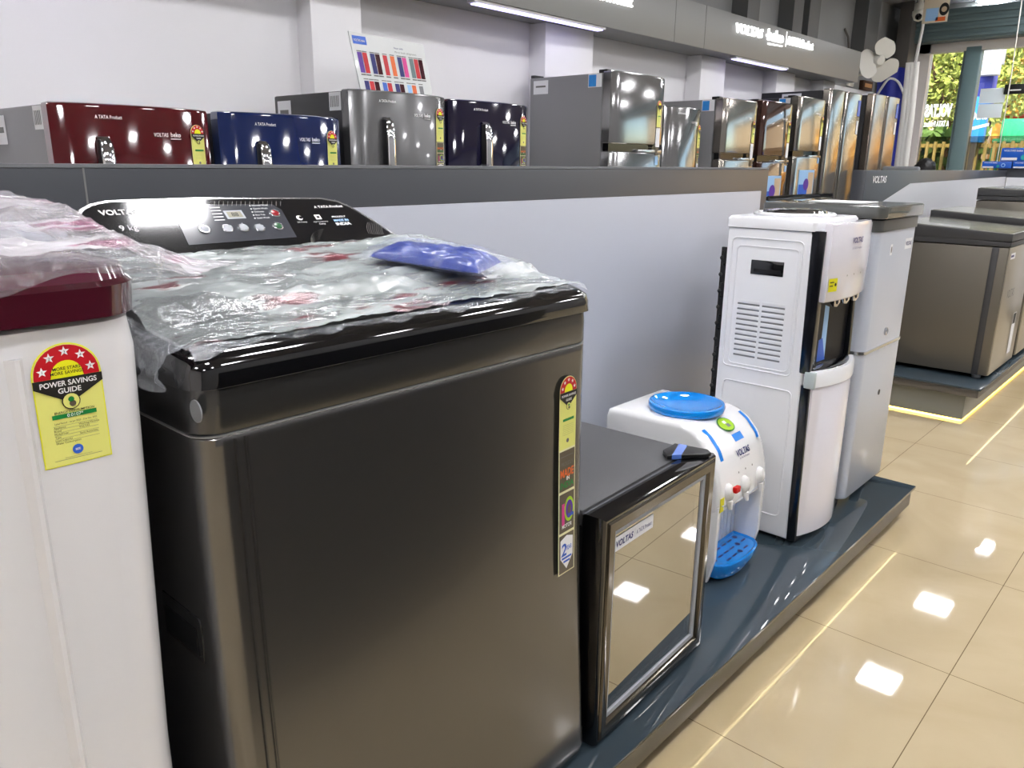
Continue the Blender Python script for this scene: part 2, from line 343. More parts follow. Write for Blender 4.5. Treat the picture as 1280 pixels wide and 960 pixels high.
# storefront
YS = 11.0
struct(MB().box(-3.75, -3.42, YS, YS + .3, 0, 3.1, 'wall_grey').box(-3.42, 3.0, YS, YS + .3, 2.96, 3.1, 'wall_grey').box(-3.42, 3, YS, YS + .3, -.1, .08, 'wall_grey'), 'wall_front')
m = MB().box(-3.42, 2.9, YS - .28, YS - .06, 2.66, 3.0, 'shutter', .01)
for i in range(4): m.box(-3.4, 2.9, YS - .30, YS - .27, 2.68 + i * .08, 2.69 + i * .08 + .03, 'shutter', .006)
struct(m, 'trim_%d' % k); k += 1
win = struct(MB().box(-3.42, -3.17, YS - .05, YS + .08, .08, 2.8, 'door_frame').box(-3.42, 2.9, YS - .05, YS + .08, 2.56, 2.96, 'door_frame').box(-3.42, 2.9, YS - .04, YS + .06, .08, .16, 'mullion'), 'window_1')
MB().box(-2.78, -2.62, YS - .06, YS + .1, .1, 2.6, 'mullion', .01).box(-2.81, -2.78, YS - .03, YS + .07, .1, 2.6, 'shutter').build('mullion', win)
MB().box(-1.3, -1.15, YS - .06, YS + .1, .1, 2.6, 'mullion', .01).build('mullion', win)
MB().box(-3.18, 2.9, YS + .01, YS + .02, 1.6, 2.6, 'store_glass').build('pane', win)
MB().box(-3.18, 2.9, YS + .01, YS + .02, .1, 1.6, 'tinted_glass').build('tinted_pane', win)
F = Fr((-2.83, YS - .004, 0), (-1, 0, 0), (0, 0, 1), .002)         # lettering on the glass, seen from inside: reversed; glow added so it reads
MB().text('VOLTAS', F, .02, 1.84, .19, 'sign_white', 1, fit=.30, bold=.05).build('reversed_lettering', win, 'large white lettering seen in reverse')
MB().text('A TATA Product', F, .03, 1.72, .09, 'sign_white', 1, fit=.28, bold=.03).build('reversed_lettering', win, 'small white lettering seen in reverse')
F2 = Fr((-2.6, YS + .008, 0), (1, 0, 0), (0, 0, 1), .002)
n_ = aty(1238, 122, YS - .01)
t = thing('notice_sheet', 'pale blue folded paper notice stuck on the storefront glass', 'notice', (n_.x, YS - .01, n_.z))
a = aty(1226, 111, YS - .012); b = aty(1252, 147, YS - .012); mid = (a.z + b.z) / 2
MB().box(a.x, b.x, YS - .014, YS - .004, mid, a.z, 'notice', .002).build('sheet', t)
MB().box(a.x + .004, b.x - .01, YS - .022, YS - .006, b.z, mid - .008, 'notice', .002).build('sheet', t)
a = aty(1257, 106, YS - .02); b = aty(1285, 117, YS - .02)
m = MB().box(a.x, b.x, YS - .05, YS - .02, b.z, a.z, 'gloss_black', .003); m.text('OPEN', Fr((a.x, YS - .051, b.z), (1, 0, 0), (0, 0, 1)), .05, .03, .06, 'ink_white', 1); 
m = MB().box(a.x, b.x, YS - .05, YS - .02, b.z, a.z, 'satin_black', .003); FF = Fr((a.x, YS - .051, b.z), (1, 0, 0), (0, 0, 1))
m.rect(FF, .06, .17, .035, .05, 'ink_white'); tag(m.build('small_sign'), 'small dark sign on the storefront glass at the right edge', 'sign')
# columns, pipe and camera in the far corner
MB_ = MB().box(-3.45, -3.30, 10.55, 10.85, 2.0, 3.1, 'dark_pole', .004); struct(MB_, 'trim_%d' % k); k += 1
p = [aty(1153, 36, 10.3), aty(1144, 78, 10.3)]
tag(MB().tube([p[0] + Vector((0, 0, .15)), p[0], p[1]], .018, 'post_white').build('conduit_pipe'), 'thin white conduit pipe running down from the corner ceiling', 'pipe')
a = aty(1141, 78, 9.6); b = aty(1127, 212, 9.6)
m = MB()
for dx in (-.036, 0, .036): m.tube([a + Vector((dx, 0, 0)), a.lerp(b, .5) + Vector((dx, .01, 0)), Vector((b.x + dx, b.y, 0.0))], [.034, .038, .038], 'post_white', 12)
tag(m.build('rolled_curtain'), 'bundle of white rolled strip curtain standing at the storefront corner', 'curtain')
c = aty(1149, 19, 10.2)
t = thing('security_camera', 'white dome security camera under the ceiling in the far corner', 'camera', c)
MB().lathe([(.06, .12), (.06, .05), (.075, .04), (.075, -.0), (.05, -.05), (.0, -.07)], c, 'fan_white').tube([c + Vector((0, 0, .1)), Vector((c.x, c.y, 3.1))], .03, 'fan_white').build('housing', t)
MB().lathe([(.035, .03), (.035, .07), (.0, .075)], c, 'gloss_black', ax=(.2, -.9, -.35), n=16).build('lens', t)
a = aty(1157, -6, 9.4); b = aty(1184, 27, 9.4)
t = thing('hanging_card', 'cream picture card hanging from the ceiling beside the shutter', 'card', (a.x, 9.4, b.z))
m = MB().box(a.x, b.x, 9.39, 9.40, b.z, a.z + .1, 'cream_board', .004); W_ = b.x - a.x
FF = Fr((a.x, 9.389, b.z), (1, 0, 0), (0, 0, 1))
m.rect(FF, .03, .15, .02, .14, 'st_lblue').disc(FF, .2, .12, .045, 'ink_black', ry=.06).disc(FF, .2, .12, .026, 'beige_panel', 2).rect(FF, .03, W_ - .03, .22, .26, 'beige_panel').rect(FF, .13, W_ - .02, .01, .05, 'st_orange'); m.build('card', t)
MB().tube([((a.x + b.x) / 2, 9.395, a.z + .09), ((a.x + b.x) / 2, 9.395, 3.1)], .004, 'fan_white').build('cord', t)
a = aty(1276, 5, 10.2); b = aty(1250, 180, 10.2)
tag(MB().tube([Vector((a.x, 10.2, 3.09)), a.lerp(b, .5) + Vector((.01, 0, 0)), b, Vector((b.x, 10.2, 1.3))], .006, 'fan_white', 6).build('hanging_cable'), 'thin white cable hanging down in front of the storefront glass', 'cable')

# ------------------------------------------------------------------ outside
g = struct(MB().box(-16, 12, YS + .3, 40, -.2, -.05, 'pavement'), 'ground')
def tree(name, label, c, tr, crown, mt, n=7000):
    t = thing(name, label, 'tree', (c[0], c[1], -.05), 'trees outside the storefront')
    m = MB(); m.tube([(c[0], c[1], -.1), (c[0] + .1, c[1], 1.2), (c[0] + tr[0] * .5, c[1], 2.4), (c[0] + tr[0], c[1], 4.2)], [.2, .15, .12, .05], 'trunk')
    for q in range(4):
        m.tube([(c[0] + tr[0] * .3, c[1], 1.7 + q * .4), (c[0] + tr[0] * .4 + random.uniform(-1.4, 1.4), c[1] + random.uniform(-.8, .5), 3 + q * .4)], [.07, .02], 'trunk', 6)
    m.build('trunk', t)
    m = MB(); vs = []; fs = []
    for i in range(n):
        cx, cz, rx, rz = crown[i % len(crown)]
        d = Vector((random.gauss(0, 1), random.gauss(0, 1), random.gauss(0, 1))).normalized() * random.random() ** .4
        p = Vector((cx + d.x * rx, c[1] + d.y * 1.0, cz + d.z * rz)); s = random.uniform(.035, .085)
        u = Vector((random.gauss(0, 1), random.gauss(0, 1), random.gauss(0, 1))).normalized(); v = u.orthogonal().normalized()
        b = len(vs); vs += [p + u * s, p + v * s * .5, p - u * s, p - v * s * .5]; fs.append((b, b + 1, b + 2, b + 3))
    m.add(vs, fs, mt); m.build('foliage', t, fix=False)
q = aty(1185, 130, 16); tree('street_tree', 'leafy green street tree behind the left storefront pane', (q.x - .2, 16), (1.2, 0), [(q.x - .3, 2.3, 1.0, .9), (q.x + .6, 2.7, 1.0, .8), (q.x - 1.1, 2.9, 1.2, 1.0), (q.x + .2, 3.6, 1.6, .7)], 'leaf')
q = aty(1262, 90, 18); tree('street_tree', 'golden green street tree with a straight trunk behind the right storefront pane', (q.x - .5, 18), (.3, 0), [(q.x + .5, 3.0, 1.2, .9), (q.x - .2, 3.9, 1.6, .7), (q.x + 1.8, 3.4, 1.2, 1.2)], 'leaf_gold')
q = aty(1195, 80, 22); tree('street_tree', 'yellow tree farther off behind the green street tree', (q.x, 22), (.4, 0), [(q.x - 1, 3.6, 1.8, 1.4), (q.x + 1, 4.0, 1.8, 1.5), (q.x + 3, 3.6, 1.6, 1.6), (q.x + 6, 4, 2.4, 1.8)], 'leaf_gold', 8000)
m = MB(); vs = []; fs = []
for i in range(3000):
    p = Vector((random.uniform(-8, -3.2), 14.6 + random.uniform(-.35, .35), random.uniform(.2, 1.85))); s = random.uniform(.06, .12)
    u = Vector((random.gauss(0, 1), random.gauss(0, 1), random.gauss(0, 1))).normalized(); v = u.orthogonal(); b = len(vs)
    vs += [p + u * s, p + v * s * .5, p - u * s, p - v * s * .5]; fs.append((b, b + 1, b + 2, b + 3))
m.add(vs, fs, 'hedge_leaf'); o = m.build('hedge', fix=False); tag(o, 'low green hedge behind the yellow fence outside', 'hedge'); o['kind'] = 'stuff'
tag(MB().box(-20, 12, 30, 34, -.1, 5.2, 'beige_panel').box(-20.1, 12.1, 29.8, 34, 5.2, 5.5, 'pavement').build('building'), 'pale tan building across the street behind the trees', 'building')
t = thing('fence', 'low yellow picket fence outside the storefront glass', 'fence', (-3, 13.2, -.05))
m = MB()
for z in (.35, 1.52): m.box(-6, 1, 13.19, 13.23, z, z + .05, 'fence_yellow')
m.build('rail', t); m = MB(); x = -6
while x < 1: m.box(x, x + .035, 13.15, 13.19, -.05, 1.60, 'fence_yellow'); x += .11
m.build('pickets', t)
a = aty(1222, 52, 13.6); b = aty(1244, 112, 13.6)
t = thing('sign_pylon', 'tall white and blue sign pylon with a letter box outside', 'sign', (a.x, 13.6, -.05))
MB().box(a.x, b.x, 13.6, 13.9, aty(1230, 80, 13.6).z, a.z + .6, 'pylon_white', .01).box(a.x - .06, b.x - .05, 13.62, 13.88, 2.0, aty(1230, 80, 13.6).z, 'pylon_blue', .01).build('tower', t)
a2 = aty(1224, 77, 13.4); b2 = aty(1246, 93, 13.4)
m = MB().box(a2.x, b2.x, 13.38, 13.6, b2.z, a2.z, 'pylon_white', .01); m.text('VOLTAS', Fr((a2.x, 13.379, b2.z), (1, 0, 0), (0, 0, 1), .002), .03, .06, .14, 'st_lblue', 1, fit=(b2.x - a2.x) * .85, bold=.02); m.build('letter_box', t)
MB().box(a.x + .12, a.x + .2, 13.72, 13.8, -.05, 2.1, 'dark_pole').build('pole', t)
a = aty(1212, 121, 13.0); b = aty(1228, 178, 13.0)
t = thing('hanging_sign', 'bright blue vertical sign with white lettering outside the glass', 'sign', (a.x, 13.0, b.z))
MB().box(a.x, b.x, 13.0, 13.12, b.z, a.z, 'board_blue', .01).build('board', t)
m = MB().text('beko', Fr((a.x + .04, 12.998, b.z + .28), (1, 0, 0), (0, 0, 1), .002), .03, .03, .2, 'ink_white', 1, bold=.02, fit=(b.x - a.x) * .8); m.poly(Fr((a.x, 12.998, b.z), (1, 0, 0), (0, 0, 1), .002), [(.06, .16), (.3, .22), (.3, .26), (.06, .2)], 'ink_white'); m.build('lettering', t)
MB().box(a.x + .1, a.x + .16, 13.03, 13.09, -.05, b.z, 'dark_pole').build('pole', t)
a = aty(1250, 100, 20); m = MB().box(a.x, a.x + 6, 20, 20.4, -.05, aty(1262, 118, 20).z, 'shop_orange', .02).box(a.x - .1, a.x + 6.1, 19.8, 20.5, aty(1262, 118, 20).z, aty(1262, 112, 20).z, 'shop_orange', .02)
tag(m.build('shop_front'), 'orange yellow shop front across the street at the right edge', 'building')
a = aty(1248, 95, 19.0); b = aty(1300, 86, 19.0); tag(MB().tube([a, b], .06, 'bar_red').build('barrier_beam'), 'red horizontal beam outside crossing the golden tree', 'beam')
a = aty(1250, 148, 17); b = aty(1300, 144, 17); tag(MB().tube([a, b], .05, 'bar_red').build('barrier_beam'), 'red horizontal beam outside above the green chair', 'beam')
c = aty(1264, 165, 14.2)
t = thing('garden_chair', 'green moulded chair outside the storefront at the right edge', 'chair', (c.x, 14.2, -.05))
MB().box(c.x - .19, c.x + .19, 14.4, 14.45, c.z - .1, c.z + .2, 'chair_green', .02).build('backrest', t); MB().box(c.x - .19, c.x + .19, 13.95, 14.45, c.z - .16, c.z - .1, 'chair_green', .02).build('seat', t)
for sx in (-.16, .16):
    for sy in (14.0, 14.4): MB().tube([(c.x + sx, sy, c.z - .14), (c.x + sx * 1.2, sy, -.05)], .025, 'chair_green', 6).build('leg', t)

# ------------------------------------------------------------------ low partitions
t = thing('low_partition', 'low grey and white partition behind the washing machines', 'partition', (-1.45, 1, 0))
MB().box(-1.50, -1.425, -1.6, 3.075, 0, 1.225, 'slate', .003).box(-1.50, -1.424, -1.6, 3.07, 1.225, 1.231, 'mid_grey').build('frame', t, 'dark slate frame')
MB().box(-1.43, -1.418, -1.6, 3.01, .0, 1.143, 'panel_grey', .002).build('panel', t, 'pale grey inset panel')
MB().box(-1.4252, -1.4244, .516, .519, 1.143, 1.225, 'seam_line').build('panel_joint', t)
t = thing('low_partition', 'low partition with white lettering and a slanted panel behind the brown grey chest freezers', 'partition', (-1.5, 6, 0))
MB().box(-1.58, -1.51, 4.42, 7.7, 0, 1.22, 'slate', .003).build('frame', t, 'dark slate frame')
F = Fr((-1.51, 0, 0), (0, 1, 0), (0, 0, 1), .002)
m = MB(); m.poly(F, [(4.62, .3), (4.62, 1.03), (5.18, 1.145), (7.69, 1.17), (7.69, .3)], 'panel_white', 1); m.build('panel', t, 'white panel with a slanted end')
MB().text('VOLTAS', F, 4.52, 1.155, .05, 'ink_white', 2, fit=.22, bold=.03, shear=.15).build('lettering', t)
t = thing('low_partition', 'short cross partition at the far end of the chest freezers', 'partition', (-.5, 7.75, 0))
MB().box(-1.58, .4, 7.7, 7.78, 0, 1.235, 'slate', .003).build('frame', t); MB().box(-1.505, .4, 7.69, 7.70, .1, 1.165, 'panel_white').build('panel', t)

# ------------------------------------------------------------------ podiums
def podium(name, label, x0, x1, y0, y1, zt, th, lip, endlip, sideglow=.05):
    t = thing(name, label, 'podium', ((x0 + x1) / 2, (y0 + y1) / 2, 0)); zb = zt - th
    MB().box(x0 + .02, x1 - lip, y0 + endlip, y1 - endlip, .012, zb, 'skirt_grey').build('skirt', t)
    MB().box(x0 + .04, x1 - lip - .03, y0 + endlip + .03, y1 - endlip - .03, 0, .012, 'satin_black').build('base', t)
    MB().box(x0, x1 - .010, y0 + .010, y1 - .010, zb, zt - .010, 'podium_side', .003).build('slab', t)
    MB().box(x0, x1, y0, y1, zt - .010, zt, 'podium_glass', .001).build('glass_top', t, 'dark glossy glass top')
    MB().box(x1 - .0085, x1 - .003, y0 + .01, y1 - .10, zt - .0112, zt - .0102, 'led_warm').build('led_strip', t, 'warm light strip under the glass lip')
    if sideglow: MB().box(x1 - lip - .027, x1 - lip - .005, y0 + endlip + .02, y1 - endlip - .02, .0008, .0115, 'led_glow').build('floor_strip', t, 'warm light strip at the foot of the skirt')
    return t
podium('display_podium', 'low slate podium with glass top carrying the washing machines and dispensers', -1.412, -.698, -1.6, 2.968, .12, .075, .035, .22, 0)
t = podium('display_podium', 'low dark podium under the brown grey chest freezers', -1.49, -.786, 4.262, 7.1, .20, .05, .075, .075)
MB().box(-1.40, -.87, 4.342, 4.364, .0008, .0115, 'led_glow').build('end_floor_strip', t)
tag(MB().box(-3.58, -2.78, -1.6, 9.3, 0, .12, 'podium_side', .004).build('display_podium'), 'long low podium along the back wall under the refrigerators', 'podium')

# ------------------------------------------------------------------ stickers
def star_label(mb, F, w, h, detail=2):
    r = w / 2; yc = h - r                                         # arch centre
    arch = lambda R, yb, yc_=yc, e=0: [(r - R, yb), (r + R, yb)] + [(r + R * math.cos(k * PI / 16), yc_ + R * math.sin(k * PI / 16)) for k in range(17)]
    mb.poly(F, arch(r, 0), 'st_cream' if detail < 2 else 'st_yellow', 1)
    mb.poly(F, arch(r * .965, h * .008), 'st_body', 2)
    mb.poly(F, arch(r * .94, yc - h * .02), 'st_red', 3)
    mb.poly(F, [(r - r * .48, yc - h * .02), (r + r * .48, yc - h * .02)] + [(r + r * .46 * math.cos(k * PI / 12), yc + r * .46 * math.sin(k * PI / 12)) for k in range(13)], 'st_yellow', 4)
    for k in range(5):
        a = math.radians(168 - 39 * k); mb.star(F, r + r * .71 * math.cos(a), yc + r * .71 * math.sin(a) + r * .03, r * .16, 'ink_white', 4)
    mb.poly(F, [(0, yc - h * .02), (0, yc - h * .085), (r, yc - h * .23), (w, yc - h * .085), (w, yc - h * .02)][::1], 'ink_black', 5)
    mb.disc(F, r, yc - h * .215, r * .27, 'ink_black', 6, n=16); mb.disc(F, r, yc - h * .215, r * .24, 'st_body', 7, n=16)
    mb.rect(F, w * .2, w * .85, h * .395, h * .43, 'st_green', 4)
    if detail:
        mb.text('POWER SAVINGS', F, r, yc - h * .082, w * .115, 'ink_white', 7, 'c', bold=.02, fit=w * .82)
        mb.text('GUIDE', F, r, yc - h * .142, w * .115, 'ink_white', 7, 'c', bold=.02)
        mb.disc(F, r, yc - h * .20, r * .09, 'st_green', 8, n=10).disc(F, r + r * .03, yc - h * .235, r * .1, 'st_brown', 8, n=10)
        for k in range(6): mb.rect(F, w * .2, w * .85, h * (.335 - k * .026), h * (.337 - k * .026), 'ink_grey', 3)
        mb.disc(F, r, h * .12, r * .16, 'st_blue' if detail > 1 else 'ink_grey', 4, n=16)
    if detail > 1:
        mb.text('MORE STARS', F, r, yc + r * .17, w * .07, 'ink_black', 6, 'c', bold=.01).text('MORE SAVINGS', F, r, yc + r * .03, w * .07, 'ink_black', 6, 'c', bold=.01)
        for k in range(5):
            a = math.radians(168 - 39 * k); mb.text(str(k + 1), F, r + r * .71 * math.cos(a), yc + r * .68 * math.sin(a), w * .06, 'ink_black', 6, 'c')
        mb.text('ENERGY CONSUMPTION', F, w * .53, h * .436, w * .052, 'ink_black', 5, 'c', bold=.01).text('0.0107*', F, w * .53, h * .401, w * .075, 'ink_white', 6, 'c', bold=.01)
        mb.text('Label Period : 1st Jan 2023 - 31st Dec 2025', F, w * .53, h * .352, w * .04, 'ink_black', 5, 'c', fit=w * .62)
        for k, (x, y) in enumerate((('Appliance', 'Washing Machine'), ('Brand', 'VOLTAS'), ('Model/Year', ''), ('Type', 'Semi Automatic'), ('Load Capacity', ''), ('Water Consumption', ''))):
            mb.text(x, F, w * .2, h * (.318 - k * .026), w * .043, 'ink_black', 5)
            if y: mb.text(y, F, w * .56, h * (.318 - k * .026), w * .043, 'ink_black', 5)
        mb.text('BEE', F, r, h * .113, w * .05, 'ink_white', 6, 'c', bold=.01)
        mb.rect(F, w * .15, w * .85, h * .05, h * .053, 'ink_grey', 4).rect(F, w * .3, w * .7, h * .065, h * .067, 'ink_grey', 4)
    return mb
def badge_column(mb, F, w, h):                                    # the three dark badges under the star label
    mb.rect(F, 0, w, 0, h, 'st_cream', 1); s = h / 3
    for k in range(3): mb.rect(F, w * .05, w * .95, s * k + s * .03, s * k + s * .97, 'st_brown', 2)
    y = 2 * s
    mb.text('PROUDLY', F, w * .5, y + s * .62, s * .13, 'ink_grey', 3, 'c', fit=w * .7, bold=.01).text('MADE', F, w * .5, y + s * .36, s * .26, 'st_orange', 3, 'c', fit=w * .8, bold=.03).text('IN', F, w * .55, y + s * .27, s * .12, 'ink_white', 4, 'c', bold=.03).text('INDIA', F, w * .5, y + s * .1, s * .2, 'st_green', 3, 'c', fit=w * .8, bold=.03)
    mb.rect(F, w * .1, w * .85, y + s * .83, y + s * .85, 'ink_grey', 3)
    y = s
    mb.text('1', F, w * .28, y + s * .2, s * .75, 'st_pink', 3, 'c', bold=.02)
    for i, (r1, c) in enumerate(((.3, 'st_lime'), (.22, 'st_purple'), (.11, 'st_brown'))): mb.disc(F, w * .64, y + s * .55, min(s, w) * r1 * .98, c, 3 + i, ry=s * r1, n=20)
    mb.rect(F, w * .55, w * .9, y + s * .36, y + s * .44, 'st_blue', 4); mb.text('MOTOR', F, w * .5, y + s * .13, s * .13, 'ink_white', 4, 'c', bold=.02, fit=w * .6)
    mb.poly(F, [(w * .12, s * .85), (w * .12, s * .4), (w * .5, s * .1), (w * .88, s * .4), (w * .88, s * .85), (w * .5, s * .93)], 'ink_white', 3)
    mb.text('2', F, w * .16, s * .45, s * .42, 'st_blue', 4, bold=.02, shear=.1).text('YEAR', F, w * .45, s * .56, s * .15, 'st_blue', 4, bold=.02, fit=w * .36)
    mb.rect(F, w * .2, w * .8, s * .36, s * .41, 'st_blue', 4).rect(F, w * .3, w * .7, s * .27, s * .32, 'st_blue', 4)
    return mb

# ------------------------------------------------------------------ white washing machine at the left edge
def white_washer():
    t = thing('washing_machine', 'white washing machine with a dark maroon lid at the left edge', 'washing machine', (-1.05, 0, .12))
    x0, x1, y0, y1 = -1.32, -.78, -.35, .325
    MB().loft([rr(x0, x1, y0, y1 - .015, .05, .14), rr(x0, x1, y0, y1 - .015, .05, .6), rr(x0, x1, y0, y1, .05, 1.06), rr(x0 + .003, x1 - .003, y0 + .003, y1 - .003, .05, 1.09), rr(x0 + .012, x1 - .012, y0 + .012, y1 - .012, .045, 1.095)], 'white_gloss').build('body', t)
    m = MB()                                                       # pressed groove with a raised rim down the front
    pts = [atx(20, 447, -.779), atx(62, 700, -.779), atx(100, 960, -.779)]; y_ = .205
    m.prism([(y_ - .009, .0), (y_ + .006, .0), (y_ + .002, .006), (y_ - .002, .006)], lambda p, z: Vector((-.7802 + p[1], p[0], z)), .16, 1.068, 'white_gloss'); m.build('rib', t)
    m = MB().prism([(.164, .0), (.178, .0), (.173, .006), (.169, .006)], lambda p, z: Vector((-.7802 + p[1], p[0], z)), .16, .6, 'white_gloss'); m.build('rib', t)
    MB().loft([rr(x0, x1 + .006, y0, y1 + .002, .055, 1.096), rr(x0, x1 + .008, y0, y1 + .004, .055, 1.125), rr(x0 + .002, x1 + .004, y0 + .004, y1, .055, 1.130)], 'maroon').build('lid_rim', t)
    MB().loft([rr(x0, x1 + .004, y0 + .004, y1, .055, 1.130), rr(x0, x1 + .001, y0 + .006, y1 - .003, .055, 1.142), rr(x0, x1 - .03, y0 + .03, y1 - .03, .05, 1.150)], 'maroon_lid').build('lid', t)
    MB().loft([rr(-1.31, -.98, y0 + .02, y1 - .02, .04, 1.146), rr(-1.31, -1.05, y0 + .02, y1 - .03, .04, 1.166), rr(-1.30, -1.08, y0 + .04, y1 - .05, .04, 1.174)], 'light_grey').build('console', t)
    for sx in (-1.28, -.83):
        for sy in (-.3, .27): MB().lathe([(.02, 0), (.022, .01), (.018, .025)], (sx, sy, .12), 'satin_black', n=12).build('foot', t)
    F = Fr((-.7795, .2150, .9600), (0, 1, -.004), (0, 0, 1), .0003)
    star_label(MB(), F, .060, .117, 2).build('energy_label', t, 'yellow and red star rating label reading POWER SAVINGS GUIDE')
white_washer()
def grid_sheet(fn, na, nb, m):
    vs = [fn(i / na, j / nb) for i in range(na + 1) for j in range(nb + 1)]
    fs = [(i * (nb + 1) + j, i * (nb + 1) + j + 1, (i + 1) * (nb + 1) + j + 1, (i + 1) * (nb + 1) + j) for i in range(na) for j in range(nb)]
    return MB().add(vs, fs, m)
def nz(x, y, z, s): return noise.fractal(Vector((x * s, y * s, z * s)), .9, 2.0, 4)
def film1(a, b, front=False):
    fl = min(1, max(0, (a - .7) / .3)); y = -.36 + min(a, .7) / .7 * .69           # along the machine; the last part is a loose flap
    if front:
        hem = 1.131 + .006 * math.sin(a * 21) + .004 * math.sin(a * 53); z = 1.152 - (1.152 - hem) * b; x = -.7715 + .003 * math.sin(b * PI / 2)
    else:
        x = -.772 - b * .55; z = 1.153 + .034 * min(1, max(0, (-x - .80) / .20)) ** .9
    tri = max(0, 1 - abs(x + 1.06) / .24)
    if front: y2, z2 = y + fl * .01, z - fl * .004
    else:
        y2 = y + fl * (.012 + .235 * tri); lo = 1.096 + .006 * (1 - tri); z2 = z + (lo - z) * (1 - (1 - fl) ** 1.6) * (.2 + .8 * min(1, tri * 2.2))
    d = abs(nz(x, y2, 3.3, 9)) * .009 + abs(nz(x * 2.2, y2 * .8, 1.3, 24)) * .006
    k_ = 1 - .6 * fl
    if front: return Vector((x + d * .5 * b, y2, z2 + d * (1 - b) + .002))
    return Vector((x, y2, z2 + d * k_ + .002))
t = thing('plastic_sheet', 'crumpled milky plastic sheet draped over the maroon lidded white washing machine', 'plastic sheet', (-1, 0, 1.15))
grid_sheet(film1, 150, 90, 'film_white').build('sheet', t, fix=False, sharp=180)
grid_sheet(lambda a, b: film1(a, b, True), 150, 10, 'film_front').build('front_edge', t, fix=False, sharp=180)

